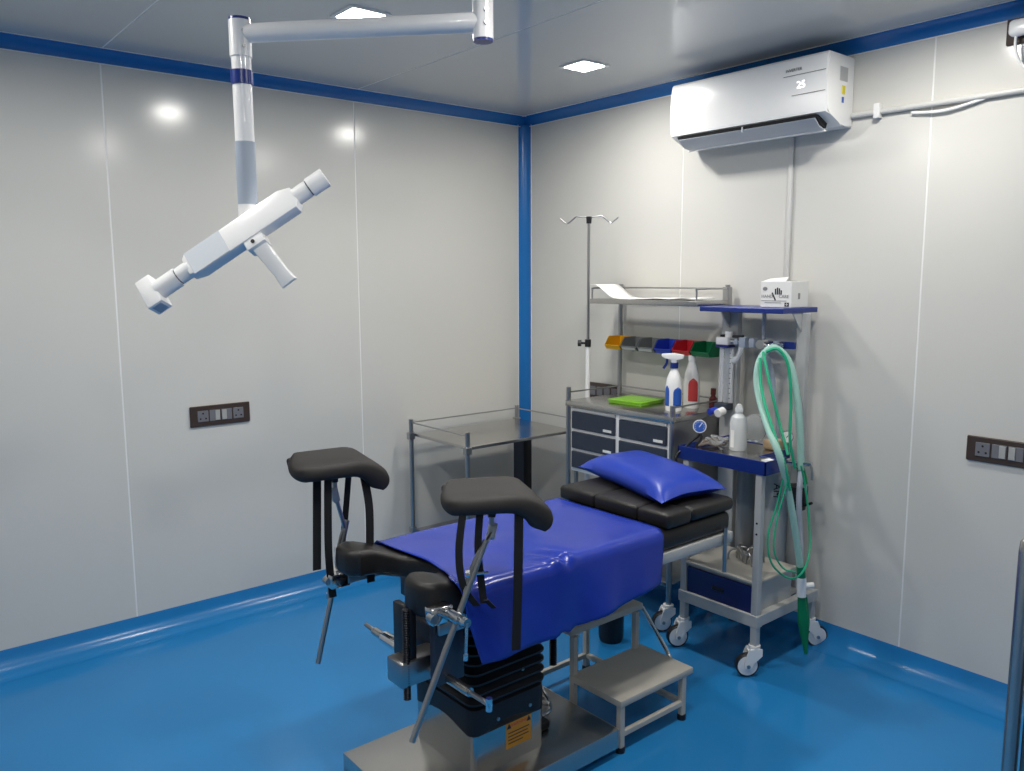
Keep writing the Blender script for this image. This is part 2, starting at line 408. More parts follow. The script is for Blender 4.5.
# conduit from the air conditioner and the vertical one below
bm = NB(); cyl(bm, (-0.014, -2.06, 2.2685), (-0.014, -4.6, 2.248), 0.0115, 12)
cdt = thing('conduit_pipe', (0, -2.1, 2.26), 'white conduit running along the wall beside the air conditioner', 'pipe')
obj('pipe', bm, CONDM, cdt)
for y in (-2.168, -3.0, -3.9):
    bm = NB(); box(bm, -0.032, 0.0, y - 0.012, y + 0.012, 2.243, 2.30, 0.003); obj('clip', bm, WHITE, cdt)
bm = NB(); tube(bm, [(-0.012, -2.30, 2.245), (-0.016, -2.38, 2.235), (-0.016, -2.45, 2.236), (-0.012, -2.56, 2.256)], 0.006, 8); obj('loose_cable', bm, WHITE, cdt)
vp = thing('wall_conduit', (0, -1.785, 1.5), 'slim white vertical conduit under the air conditioner', 'pipe')
bm = NB(); box(bm, -0.012, 0.0, -1.799, -1.776, 1.50, 2.22, 0.004); obj('pipe', bm, CONDM, vp)

# ------------------------------------------------------------------ sockets
def socket_plate(x0, kind, label, n=4, width=0.283, z0=0.938, z1=1.034, zoff=0):
    # local u along the wall, seen from the room
    if kind == 'left': P = lambda u, d, z: V((x0 + u, -d, z)); loc = (x0 + width / 2, 0, z0)
    else: P = lambda u, d, z: V((-d, x0 - u, z)); loc = (0, x0 - width / 2, z0)
    t = thing('socket_plate', loc, label, 'socket', 'dark wall socket plates')
    def bx(u0, u1, d0, d1, a, b, bev=0.0):
        bm = NB(); box(bm, u0, u1, d0, d1, a, b, bev, 1)
        for v in bm.verts: v.co = P(*v.co)
        return bm
    obj('plate', bx(0, width, 0.0, 0.011, z0, z1, 0.003), SOCKF, t)
    mw = (width - 0.06) / n; zc = (z0 + z1) / 2; hh = 0.026
    for k in range(n):
        u0 = 0.03 + k * mw + 0.003; u1 = u0 + mw - 0.006
        if k in (0, n - 1):
            q = obj('outlet', bx(u0, u1, 0.0, 0.014, zc - hh, zc + hh, 0.001), SOCKM, t)
            for (du, dz) in ((0.5, 0.013), (0.25, -0.011), (0.75, -0.011)):
                uu = u0 + (u1 - u0) * du
                bm = NB(); cyl(bm, P(uu, 0.010, zc + dz), P(uu, 0.0146, zc + dz), 0.0042, 10); obj('pin_hole', bm, HOLE, q)
        else:
            q = obj('switch', bx(u0, u1, 0.0, 0.0125, zc - hh, zc + hh, 0.001), SOCKM, t)
            ua = u0 + (u1 - u0) * (0.52 if k == 1 else 0.04)
            obj('rocker', bx(ua, ua + (u1 - u0) * 0.44, 0.012, 0.016, zc - hh + 0.003, zc + hh - 0.003, 0.001), SOCKL, q)
    return t
socket_plate(-2.048, 'left', 'dark brown socket and switch plate on the wall behind the leg rests')
socket_plate(-2.579, 'right', 'dark brown socket and switch plate low on the wall below the conduit', z0=0.930, z1=1.024)
sp = thing('power_point', (0, -2.69, 2.42), 'dark socket plate with a white plug in it just under the blue ceiling trim', 'socket')
bm = NB(); box(bm, -0.012, 0, -2.78, -2.615, 2.424, 2.512, 0.003); obj('plate', bm, SOCKF, sp)
bm = NB(); box(bm, -0.055, -0.011, -2.73, -2.632, 2.444, 2.500, 0.016, 3); pg = obj('plug', bm, WHITE, sp)
bm = NB(); tube(bm, [(-0.035, -2.655, 2.452), (-0.035, -2.657, 2.40), (-0.03, -2.68, 2.345), (-0.03, -2.75, 2.30), (-0.025, -2.80, 2.27)], 0.005, 8); obj('cord', bm, WHITE, pg)

# ------------------------------------------------------------------ ceiling examination lamp
PX, PY = -1.778, -1.888; QX, QY = -2.2725, -1.349; AZ = 2.343
lp = thing('examination_lamp', (PX, PY, H), 'white jointed ceiling lamp with a tilted bar-shaped head above the table', 'lamp')
bm = NB(); cyl(bm, (PX, PY, 2.296), (PX, PY, H), 0.030, 24); obj('ceiling_post', bm, WHITEP, lp)
bm = NB(); cyl(bm, (PX, PY, H - 0.03), (PX, PY, H - 0.0005), 0.075, 28); obj('ceiling_flange', bm, WHITEP, lp)
bm = NB(); cyl(bm, (PX, PY, 2.289), (PX, PY, 2.297), 0.0285, 24); obj('end_cap', bm, NAVY, lp)
dirn = V((QX - PX, QY - PY, 0)).normalized()
bm = NB(); cyl(bm, V((PX, PY, AZ)), V((QX, QY, AZ)), 0.0275, 24); obj('arm', bm, WHITEP, lp)
bm = NB(); cyl(bm, (QX, QY, 2.275), (QX, QY, 2.378), 0.0325, 24); obj('elbow', bm, WHITEP, lp)
bm = NB(); cyl(bm, (QX, QY, 2.3775), (QX, QY, 2.386), 0.031, 24); obj('end_cap', bm, NAVY, lp)
for cx, cy, zz in ((PX, PY, (2.335, 2.37, 2.40)), (QX, QY, (2.345, 2.302))):
    vd = (V((CAM.x, CAM.y, 0)) - V((cx, cy, 0))).normalized()
    vd = Matrix.Rotation(math.radians(18), 3, 'Z') @ vd
    for z in zz:
        bm = NB(); cyl(bm, V((cx, cy, z)) + vd * 0.028, V((cx, cy, z)) + vd * 0.0345, 0.006, 12); obj('screw', bm, STEELD, lp)
bm = NB(); cyl(bm, (QX, QY, 1.80), (QX, QY, 2.276), 0.0285, 24); obj('down_tube', bm, WHITEP, lp)
bm = NB(); cyl(bm, (QX, QY, 2.196), (QX, QY, 2.236), 0.0330, 24); obj('blue_band', bm, NAVY, lp)
bm = NB(); cyl(bm, (QX, QY, 1.845), (QX, QY, 2.030), 0.0295, 24); obj('grip_sleeve', bm, GREYP, lp)
# lamp head, tilted bar
HO = V((QX, QY, 1.795)) + V((-0.020, 0.000, -0.040)) + FX * -0.03 + RX * 0.024
e1 = (RX * 0.827 + UX * 0.561).normalized(); e3 = (-FX); e2 = e3.cross(e1).normalized()
Rt = Matrix.Rotation(math.radians(-16), 3, e1); e2 = Rt @ e2; e3 = Rt @ e3
def HM(o=(0, 0, 0)): return basis(e1, e2, HO + e1 * o[0] + e2 * o[1] + e3 * o[2])
head_off = -0.005
bm = NB()
prism(bm, [(-0.20, -0.030), (-0.165, -0.042), (0.175, -0.042), (0.188, -0.026), (0.188, 0.026), (0.15, 0.040), (-0.185, 0.040), (-0.20, 0.026)], -0.012, 0.034, 0.004, 2, HM((head_off, 0, 0)))
hb = obj('lamp_head', bm, WHITEP, lp)
bm = NB(); box(bm, -0.185, -0.06, -0.0405, 0.0385, 0.033, 0.0355, 0.001, 1, HM((head_off, 0, 0))); obj('grey_panel', bm, LAMPG, hb)
def hc(a, b, r, y=0, z=0.01):
    bm = NB(); M = HM((0, 0, 0)); cyl(bm, M @ V((a, y, z)), M @ V((b, y, z)), r, 24); return bm
obj('end_tube', hc(0.18, 0.228, 0.0265), WHITEP, lp); obj('ring', hc(0.228, 0.232, 0.025), DGREY, lp); obj('end_tube', hc(0.232, 0.288, 0.030), WHITEP, lp)
obj('end_tube', hc(-0.195, -0.240, 0.0265), WHITEP, lp); obj('ring', hc(-0.240, -0.244, 0.025), DGREY, lp); obj('end_tube', hc(-0.244, -0.318, 0.030), WHITEP, lp)
bm = NB(); box(bm, -0.362, -0.312, -0.050, 0.050, -0.025, 0.036, 0.004, 2, HM()); eb = obj('end_box', bm, WHITEP, lp)
bm = NB(); box(bm, -0.352, -0.322, -0.0510, -0.04, -0.016, 0.028, 0.0, 1, HM()); obj('vent', bm, GREYP, eb)
bm = NB(); box(bm, -0.022, 0.04, -0.072, -0.038, -0.02, 0.03, 0.003, 2, HM()); br = obj('handle_bracket', bm, WHITEP, lp)
bm = NB(); M = HM(); cyl(bm, M @ V((0.006, -0.056, 0.028)), M @ V((0.006, -0.056, 0.034)), 0.006, 12); obj('screw', bm, HOLE, br)
ha = M @ V((0.012, -0.062, 0.0)); hd = (RX * 0.60 - UX * 0.78 + FX * 0.12).normalized(); hs = hd.cross(-FX).normalized()
bm = NB(); Mh = basis(hd, hs, ha); prism(bm, [(-0.01, -0.024), (-0.01, 0.024), (0.10, 0.021), (0.14, 0.025), (0.14, -0.025), (0.10, -0.021)], -0.018, 0.018, 0.005, 2, Mh); obj('handle', bm, WHITEP, lp)

# ------------------------------------------------------------------ operating table
tb = thing('operating_table', (-1.745, -1.80, 0), 'hydraulic operating table with black cushions and stainless steel base', 'operating table')
bm = NB(); box(bm, -2.13, -1.345, -2.052, -1.572, 0.032, 0.102, 0.004, 2); obj('base_plate', bm, STEEL, tb)
for x in (-2.05, -1.42):
    for y in (-1.99, -1.63):
        bm = NB(); cyl(bm, (x, y, 0.0), (x, y, 0.034), 0.026, 16); obj('foot', bm, RUBBER, tb)
bm = NB(); prism(bm, rrect(-1.892, -1.603, -1.957, -1.640, 0.018, 4), 0.1015, 0.31, 0); hs_ = obj('lower_housing', bm, STEELSH, tb)
# bellows with skirt and folds
def dense(pts, k=7):
    out = []
    for (a0, b0), (a1, b1) in zip(pts, pts[1:] + pts[:1]):
        n_ = k if math.hypot(a1 - a0, b1 - b0) > 0.05 else 1
        out += [(a0 + (a1 - a0) * i / n_, b0 + (b1 - b0) * i / n_) for i in range(n_)]
    return out
bm = NB(); rings = []
lv = [(0.262, 0.006), (0.300, 0.007), (0.318, 0.004)]
z = 0.318
while z < 0.59:
    lv += [(z + 0.008, -0.010), (z + 0.017, 0.010), (z + 0.024, 0.010)]; z += 0.032
for z, o in lv:
    ring = []
    for p in dense(rrect(-1.892 - o, -1.603 + o, -1.957 - o, -1.640 + o, 0.035, 4)):
        dz = 0.0
        if z < 0.27: dz = 0.028 * max(math.exp(-(math.hypot(p[0] - cx_, p[1] - cy_) / 0.09) ** 2) for cx_ in (-1.892, -1.603) for cy_ in (-1.957, -1.640))
        ring.append(bm.verts.new(V((p[0], p[1], z - dz))))
    rings.append(ring)
for a, b in zip(rings, rings[1:]):
    for k in range(len(a)): bm.faces.new((a[k], a[(k + 1) % len(a)], b[(k + 1) % len(a)], b[k]))
bm.faces.new(rings[0][::-1]); bm.faces.new(rings[-1]); obj('bellows', bm, RUBBER, tb)
for x, y, z in ((-1.80, -1.967, 0.268), (-1.67, -1.967, 0.268), (-1.70, -1.967, 0.40)):
    bm = NB(); cyl(bm, (x, y - 0.0, z), (x, y + 0.006, z), 0.006, 10); obj('bolt', bm, STEELD, tb)
bm = NB(); cyl(bm, (-1.902, -1.73, 0.268), (-1.896, -1.73, 0.268), 0.006, 10); obj('bolt', bm, STEELD, tb)
# warning label
bm = NB(); box(bm, -1.762, -1.660, -1.9585, -1.9572, 0.148, 0.240); wlb = obj('warning_label', bm, ORANGE, tb, label='orange warning label with red heading')
text_mesh('label_heading', 'WARNING', 0.0155, basis((1, 0, 0), (0, 0, 1), (-1.711, -1.9588, 0.222)), REDL, wlb, 0.0003)
bm = NB()
for k, wd in enumerate((.086, .08, .084, .06)):
    zz = 0.197 - k * 0.0115; box(bm, -1.755, -1.755 + wd, -1.9592, -1.9584, zz, zz + 0.003)
obj('label_lines', bm, INK, wlb)
for x in (-1.752, -1.670):
    bm = NB(); vs = [bm.verts.new(V((x + a, y, 0.214 + b))) for y in (-1.9592, -1.9584) for a, b in ((-.009, 0), (.009, 0), (0, .018))]
    bm.faces.new(vs[:3]); bm.faces.new(vs[3:][::-1])
    for k in range(3): bm.faces.new((vs[k], vs[(k + 1) % 3], vs[3 + (k + 1) % 3], vs[3 + k]))
    obj('label_triangle', bm, INK, wlb, smooth=False)
# foot pedal lever and pump
bm = NB(); box(bm, -1.60, -1.52, -1.90, -1.80, 0.102, 0.135, 0.01, 3); obj('pedal_block', bm, RUBBER, tb)
bm = NB(); tube(bm, [(-1.52, -1.85, 0.125), (-1.47, -1.84, 0.125), (-1.44, -1.80, 0.13), (-1.44, -1.76, 0.17), (-1.44, -1.76, 0.22)], 0.007, 8); obj('pedal_lever', bm, CHROME, tb)
bm = NB(); torus(bm, (-1.44, -1.775, 0.118), (0, 0, 1), 0.022, 0.005); obj('pedal_ring', bm, STEELD, tb)
# frame
bm = NB(); box(bm, -1.93, -1.20, -1.99, -1.62, 0.60, 0.684, 0.004); obj('top_frame', bm, BLACKM, tb)
for y0, y1 in ((-2.062, -2.047), (-1.553, -1.538)):
    bm = NB(); box(bm, -2.08, -1.20, y0, y1, 0.652, 0.685, 0.003); obj('side_rail', bm, STEELD, tb)
bm = NB(); box(bm, -1.20, -0.74, -2.06, -1.54, 0.634, 0.672, 0.003); obj('head_frame', bm, LGREY, tb)
bm = NB(); cyl(bm, (-0.80, -2.068, 0.53), (-0.80, -2.068, 0.70), 0.008, 12); obj('head_lever', bm, STEELD, tb)
# cushions
def cushion_outline():
    pts = []
    def arc(cx, cy, r, a0, a1, n=5):
        for k in range(n + 1):
            a = math.radians(a0 + (a1 - a0) * k / n); pts.append((cx + r * math.cos(a), cy + r * math.sin(a)))
    arc(-1.20, -1.575, 0.025, 0, 90); arc(-2.06, -1.605, 0.055, 90, 180); arc(-2.075, -1.645, 0.04, 180, 250, 3)
    for k in range(9):
        a = math.radians(110 - 220 * k / 8); pts.append((-2.045 + 0.115 * math.cos(a), -1.80 + 0.115 * math.sin(a)))
    arc(-2.075, -1.955, 0.04, 110, 180, 3); arc(-2.06, -1.995, 0.055, 180, 270); arc(-1.20, -2.025, 0.025, 270, 360)
    return pts
bm = NB(); prism(bm, cushion_outline(), 0.686, 0.757, 0.020, 4)
for xp in (-1.20, -1.94, -1.965, -1.99, -2.015, -2.04, -2.065):
    bmesh.ops.bisect_plane(bm, geom=bm.verts[:] + bm.edges[:] + bm.faces[:], plane_co=(xp, 0, 0), plane_no=(1, 0, 0))
bmesh.ops.triangulate(bm, faces=[f for f in bm.faces if len(f.verts) > 4])
for v in bm.verts:
    f_ = max(0.0, min(1.0, (-1.945 - v.co.x) / 0.12)); lf = f_ * f_ * (3 - 2 * f_); far_ = 1 if v.co.y > -1.78 else 0; v.co.z += lf * (0.038 if v.co.z > 0.72 else 0.008 + 0.018 * far_); v.co.x -= 0.022 * lf * far_; v.co.y += 0.010 * lf * far_
obj('seat_cushion', bm, BLACKV, tb)
bm = NB(); box(bm, -1.168, -0.745, -2.055, -1.535, 0.673, 0.752, 0.025, 4); obj('head_cushion', bm, BLACKV, tb)
# pads on the head section
prs = [(-1.512, -1.700, -1.125), (-1.7005, -1.915, -1.125), (-1.9155, -2.062, -1.125)]
for i, (y0, y1, x0) in enumerate(prs):
    bm = NB(); box(bm, x0, -0.99 if i == 2 else -0.76, y1, y0, 0.7535, 0.808, 0.015, 4); obj('head_pad', bm, BLACKV, tb)
bm = NB(); box(bm, -0.9895, -0.735, -2.062, -1.9155, 0.7535, 0.806, 0.022, 5); obj('head_pad', bm, BLACKV, tb)
# foot-end mechanism
bm = NB(); box(bm, -2.118, -2.098, -1.975, -1.885, 0.535, 0.71, 0.002); obj('lift_plate', bm, BLACKM, tb)
def threaded(x, y, z0, z1, r=0.011):
    bm = NB(); prof = []; z = z0
    while z < z1: prof += [(r, z), (r * 0.78, z + 0.0035)]; z += 0.007
    lathe(bm, prof, (x, y, 0), 14); return bm
obj('threaded_rod', threaded(-2.132, -1.975, 0.455, 0.715), BLACKM, tb)
bm = NB(); box(bm, -2.155, -2.015, -1.985, -1.905, 0.492, 0.565, 0.006, 2); obj('clamp_block', bm, STEELD, tb)
bm = NB(); cyl(bm, (-2.04, -1.70, 0.512), (-2.04, -2.03, 0.512), 0.020, 20); obj('cross_sleeve', bm, CHROME, tb)
bm = NB(); cyl(bm, (-2.04, -1.64, 0.512), (-2.04, -1.72, 0.512), 0.013, 16); obj('cross_bar', bm, STEEL, tb)
bm = NB(); cyl(bm, (-2.04, -2.02, 0.512), (-2.04, -2.145, 0.512), 0.013, 16); obj('cross_bar', bm, STEEL, tb)
bm = NB(); cyl(bm, (-2.04, -1.585, 0.515), (-2.04, -1.645, 0.512), 0.007, 12); obj('cross_bar_end', bm, STEELD, tb)
bm = NB(); cyl(bm, (-2.04, -2.14, 0.512), (-2.04, -2.235, 0.512), 0.007, 12); obj('cross_bar_end', bm, STEELD, tb)
bm = NB(); cyl(bm, (-2.04, -2.228, 0.495), (-2.04, -2.228, 0.53), 0.009, 12); obj('bar_pin', bm, CHROME, tb)
bm = NB(); box(bm, -2.085, -1.985, -2.045, -2.02, 0.50, 0.685, 0.003); obj('end_bracket', bm, SLATE, tb)
bm = NB(); box(bm, -2.0, -1.90, -1.93, -1.74, 0.49, 0.605, 0.01, 2); obj('gear_box', bm, BLACKM, tb)
p = at(553, 648, 'y', -1.80); obj('threaded_rod', threaded(p.x, -1.80, p.z - 0.06, 0.60, 0.014), BLACKM, tb)

# leg rests with straps
def leg_rest(label, pad_c, ang, rod, clamp, straps, side):
    t = thing('leg_rest', clamp, label, 'leg rest', 'padded leg rests')
    a = V((math.cos(ang), math.sin(ang), 0)); b = V((-a.y, a.x, 0)); c = V(pad_c)
    bm = NB(); nu, nv = 36, 20; Wd = 0.082; S0, S1 = -0.132, 0.185; SB = 0.050
    def mid(u, v):
        s1 = S1 - 0.042 * (v + 1)
        s_ = S0 + (s1 - S0) * (u + 1) / 2
        if s_ < SB: px_, pz = s_, 0.0
        else:
            R_ = 0.095 + 0.035 * (v + 1); ph = (s_ - SB) / R_; px_ = SB + R_ * math.sin(ph); pz = -R_ * (1 - math.cos(ph))
        pz += 0.016 * v + 0.014 * v * v - 0.10 * max(0.0, S0 + 0.04 - s_) 
        cr = abs(u) ** 6 * abs(v) ** 2; lr = max(0.0, (-u - 0.55) / 0.45)
        return c + a * (px_ + 0.020 * lr * lr * v * v) + b * (v * Wd * (1 - 0.07 * cr) * (1 - 0.15 * lr * lr)) + V((0, 0, pz))
    def surf(u, v, top):
        e_ = 0.01; p_ = mid(u, v)
        du = mid(min(1, u + e_), v) - mid(max(-1, u - e_), v); dv = mid(u, min(1, v + e_)) - mid(u, max(-1, v - e_))
        nn = du.cross(dv).normalized()
        k_ = max(0.0, min(1.0, (u + 0.1) / 0.9)); th = (0.0245 + 0.016 * k_ * k_ * (0.5 - 0.5 * v)) * (max(0.0, 1 - abs(u) ** 14) * max(0.0, 1 - abs(v) ** 10)) ** 0.5
        return p_ + nn * (th if top else -th)
    ST = [math.copysign(1 - (1 - abs(k)) ** 2.0, k) for k in [-1 + 2 * i / nu for i in range(nu + 1)]]
    SV = [math.copysign(1 - (1 - abs(k)) ** 2.0, k) for k in [-1 + 2 * i / nv for i in range(nv + 1)]]
    T = [[bm.verts.new(surf(u, v, True)) for v in SV] for u in ST]; Bt = [[bm.verts.new(surf(u, v, False)) for v in SV] for u in ST]
    for i in range(nu):
        for j in range(nv):
            bm.faces.new((T[i][j], T[i + 1][j], T[i + 1][j + 1], T[i][j + 1])); bm.faces.new((Bt[i][j], Bt[i][j + 1], Bt[i + 1][j + 1], Bt[i + 1][j]))
    bmesh.ops.remove_doubles(bm, verts=bm.verts[:], dist=0.0003)
    obj('pad', bm, FOAM, t, ang=80)
    for pts, wd in straps:
        bm = NB(); ribbon(bm, pts, a * wd, 0.0035); obj('strap', bm, STRAP, t)
    r0, r1 = V(rod[0]), V(rod[1]); d = (r1 - r0).normalized()
    bm = NB(); cyl(bm, r0, r1, 0.0085, 14); obj('rod', bm, STEELD, t)
    top = c + V((0, 0, -0.035)) + a * 0.01
    j = r0 - d * 0.02
    bm = NB(); cyl(bm, top + V((0, 0, 0.02)), top - V((0, 0, 0.018)), 0.012, 12); obj('swivel_stem', bm, RUBBER, t)
    bm = NB(); cyl(bm, top - V((0, 0, 0.017)), top - V((0, 0, 0.04)), 0.008, 12); obj('swivel_pin', bm, STEELD, t)
    q_ = top - V((0, 0, 0.06)); td = (r0 + d * 0.02 - top).normalized(); sd_ = td.cross(b).normalized()
    bm = NB(); box(bm, -0.011, 0.011, -0.010, 0.010, -0.024, 0.024, 0.003, 2, basis(sd_, td.cross(sd_), q_)); obj('joint_block', bm, GREYP, t)
    bm = NB(); cyl(bm, q_, r0 + d * 0.03, 0.0065, 10); obj('joint_link', bm, STEELD, t)
    bm = NB(); tube(bm, [r0 + d * 0.01, r0 + d * 0.05 - a * 0.010, r0 + d * 0.12 - a * 0.010, r0 + d * 0.16], 0.006, 8); obj('bent_link', bm, STEELD, t)
    k = r0 + d * 0.095
    bm = NB(); cyl(bm, k - a * 0.02, k + a * 0.04, 0.004, 8); cyl(bm, k - a * 0.022, k - a * 0.012, 0.011, 10); obj('wing_screw', bm, CHROME, t)
    cl = V(clamp); s = side
    bm = NB(); cyl(bm, cl + V((0, s * 0.045, 0)), cl - V((0, s * 0.020, 0)), 0.019, 18); cyl(bm, cl - V((0, s * 0.018, 0)), cl - V((0, s * 0.045, 0)), 0.013, 14); obj('clamp', bm, CHROME, t)
    bm = NB(); box(bm, cl.x - 0.055, cl.x + 0.012, cl.y + s * 0.035, cl.y + s * 0.075, cl.z - 0.022, cl.z + 0.024, 0.004, 2); obj('clamp_jaw', bm, CHROME, t)
    bm = NB(); cyl(bm, (cl.x - 0.052, cl.y + s * 0.03, cl.z), (cl.x - 0.052, cl.y + s * 0.055, cl.z), 0.013, 12); obj('clamp_knob', bm, STEELD, t)
    e = cl - V((0, s * 0.042, 0))
    bm = NB(); cyl(bm, e, e + V((-0.008, -0.004 * s, -0.085)), 0.0045, 8); cyl(bm, e + V((-0.008, -0.004 * s, -0.08)), e + V((-0.009, -0.004 * s, -0.098)), 0.007, 8); obj('clamp_lever', bm, CHROME, t)
    return t
N0 = at(486, 540, 'y', -2.125); N1 = at(412, 742, 'y', -2.125); NC = N0.lerp(N1, (at(452, 620, 'y', -2.125).z - N0.z) / (N1.z - N0.z))
npc = at(488, 498, 'y', -2.075)
leg_rest('charcoal padded leg rest at the stool side of the operating table', npc, math.radians(-28), (N0, N1), NC + V((0, 0.0, 0)),
         [([at(464, 506, 'y', -2.10), at(459, 550, 'y', -2.11), at(463, 585, 'y', -2.12), at(477, 606, 'y', -2.13)], 0.020),
          ([at(481, 500, 'y', -2.11), at(478, 545, 'y', -2.115), at(481, 580, 'y', -2.115), at(484, 603, 'y', -2.12)], 0.020),
          ([at(486, 600, 'y', -2.135), at(494, 608, 'y', -2.135)], 0.014),
          ([at(519, 508, 'y', -2.165), at(518, 580, 'y', -2.175), at(516, 650, 'y', -2.175)], 0.025)], 1)
F0 = at(347, 520, 'y', -1.475); F1 = at(318, 663, 'y', -1.475); FC = at(340.5, 572, 'y', -1.475)
fpc = at(331, 466, 'y', -1.49)
FC = F0.lerp(F1, (FC.z - F0.z) / (F1.z - F0.z))
leg_rest('charcoal padded leg rest at the socket wall side of the operating table', fpc, math.radians(-8), (F0, F1), FC,
         [([at(317, 470, 'y', -1.50), at(317, 530, 'y', -1.50), at(317, 570, 'y', -1.50)], 0.026),
          ([at(328, 470, 'y', -1.53), at(328, 520, 'y', -1.53), at(329, 560, 'y', -1.53), at(333, 597, 'y', -1.51)], 0.024),
          ([at(349, 470, 'y', -1.46), at(345, 520, 'y', -1.45), at(341, 555, 'y', -1.45)], 0.020),
          ([at(362, 468, 'y', -1.54), at(369, 505, 'y', -1.56), at(370, 550, 'y', -1.565), at(371, 582, 'y', -1.565)], 0.026)], -1)

# blue sheet over the seat
bm = NB(); nu, nv = 60, 64
def sheet_pt(i, j):
    u = i / nu; v = j / nv
    # across: arc length from the far edge over the top, round the edge, down the near side
    r = 0.035; yt0, yt1 = -1.545, -2.072 + r; hang = 0.165 + 0.028 * (1 - u)
    l1 = yt0 - yt1; l2 = r * math.pi / 2; l0 = 0.045; tot = l0 + l1 + l2 + hang; s = v * tot
    ztop = 0.764
    if s < l0: y = yt0 + 0.012 + 0.004 * (1 - s / l0); z = ztop - 0.006 - (l0 - s) * 0.8
    elif s < l0 + l1: y = yt0 - (s - l0); z = ztop
    elif s < l0 + l1 + l2: t = (s - l0 - l1) / r; y = yt1 - r * math.sin(t); z = ztop - r + r * math.cos(t)
    else: y = yt1 - r - 0.0; z = ztop - r - (s - l0 - l1 - l2)
    hangf = max(0.0, (s - l0 - l1 - l2) / hang)
    notch = math.exp(-((y + 1.80) / 0.11) ** 2) * (1 if z > 0.75 else 0)
    xf = -1.972 + 0.03 * notch + 0.015 * hangf - 0.05 * math.exp(-((y + 2.04) / 0.06) ** 2) * (1 - hangf)
    xh = -1.158 - 0.010 * hangf
    x = xf + (xh - xf) * u
    n1 = noise.noise(V((x * 5.0, y * 5.0, z * 5 + 3))); n2 = noise.noise(V((x * 14.0, y * 11.0, z * 9 + 7)))
    z += (0.0055 * n1 + 0.002 * n2) * (1 - hangf) + 0.002
    # gathered creases near the edge and gentle folds on the hang
    cr = math.exp(-((x + 1.62) / 0.05) ** 2 - ((y + 2.03) / 0.05) ** 2)
    z += 0.016 * cr * math.sin((x + 1.62) * 95 + (y + 2.0) * 40)
    y += -hangf * (0.010 * math.sin(x * 13 + 1.0) + 0.006 * math.sin(x * 29) + 0.012) - 0.004 * n2 * hangf
    y += -0.012 * cr
    z -= hangf * hangf * 0.012 * math.sin(x * 7.0 + 0.5)
    f_ = max(0.0, min(1.0, (-1.945 - x) / 0.12)); z += 0.040 * f_ * f_ * (3 - 2 * f_) * (1 - hangf)
    z = max(z, 0.763) if hangf == 0 and s > l0 and s < l0 + l1 else z
    return V((x, y, z))
g = [[bm.verts.new(sheet_pt(i, j)) for j in range(nv + 1)] for i in range(nu + 1)]
for i in range(nu):
    for j in range(nv): bm.faces.new((g[i][j], g[i + 1][j], g[i + 1][j + 1], g[i][j + 1]))
sh = obj('table_sheet', bm, SHEETM, ang=180)
md = sh.modifiers.new('thickness', 'SOLIDIFY'); md.thickness = 0.0025; md.offset = 1
tag(sh, 'glossy blue plastic sheet draped over the operating table seat', 'sheet')

# pillow
bm = NB(); n = 26
cA, cB, cC, cD = V((-1.085, -2.0, 0)), V((-0.745, -2.035, 0)), V((-0.60, -1.47, 0)), V((-0.945, -1.435, 0))
def pil(i, j, top):
    u = -1 + 2 * i / n; v = -1 + 2 * j / n
    uu = u * (1 - 0.07 * (1 - v * v)); vv = v * (1 - 0.05 * (1 - u * u))
    p = 0.25 * ((1 - uu) * (1 - vv) * cA + (1 + uu) * (1 - vv) * cB + (1 + uu) * (1 + vv) * cC + (1 - uu) * (1 + vv) * cD)
    h = (max(0, (1 - u ** 4)) ** 0.62) * (max(0, (1 - v ** 4)) ** 0.62)
    zz = 0.848 + (0.054 * h if top else -0.032 * min(1, h * 1.6)) + 0.004 * noise.noise(p * 9)
    zz += -0.012 * (abs(u * v) ** 3) + 0.006 * v
    return V((p.x, p.y, zz))
T = [[bm.verts.new(pil(i, j, 1)) for j in range(n + 1)] for i in range(n + 1)]; Bt = [[bm.verts.new(pil(i, j, 0)) for j in range(n + 1)] for i in range(n + 1)]
for i in range(n):
    for j in range(n):
        bm.faces.new((T[i][j], T[i + 1][j], T[i + 1][j + 1], T[i][j + 1])); bm.faces.new((Bt[i][j], Bt[i][j + 1], Bt[i + 1][j + 1], Bt[i + 1][j]))
bmesh.ops.remove_doubles(bm, verts=bm.verts[:], dist=0.0005)
tag(obj('pillow', bm, PILLOWM, ang=60), 'plump blue vinyl pillow on the black head pads', 'pillow')

# ------------------------------------------------------------------ step stool
st = thing('step_stool', (-1.135, -1.8, 0), 'two-step cream metal stool beside the operating table', 'step stool')
xl, xr = -1.332, -0.942
bm = NB(); box(bm, xl, xr, -2.047, -1.792, 0.168, 0.192, 0.003); obj('tread', bm, BEIGE, st)
bm = NB(); box(bm, xl, xr, -1.80, -1.52, 0.338, 0.362, 0.003); obj('tread', bm, BEIGE, st)
lw = 0.011
for x in (xl + 0.014, xr - 0.045):
    bm = NB(); box(bm, x - lw, x + lw, -2.044, -2.022, 0.012, 0.169, 0.002, 1); obj('leg', bm, BEIGE, st)
    bm = NB(); box(bm, x - lw, x + lw, -1.812, -1.79, 0.012, 0.339, 0.002, 1); obj('leg', bm, BEIGE, st)
    bm = NB(); box(bm, x - lw, x + lw, -1.545, -1.523, 0.012, 0.339, 0.002, 1); obj('leg', bm, BEIGE, st)
    for y in (-2.033, -1.801, -1.534):
        bm = NB(); cyl(bm, (x, y, 0.0), (x, y, 0.02), 0.0165, 14); obj('rubber_foot', bm, RUBBER, st)
    bm = NB(); box(bm, x - .009, x + .009, -2.023, -1.54, 0.055, 0.075, 0.002, 1); obj('side_rail', bm, BEIGE, st)
bm = NB(); box(bm, xl + 0.02, xr - 0.05, -2.042, -2.024, 0.055, 0.075, 0.002, 1); obj('front_rail', bm, BEIGE, st)
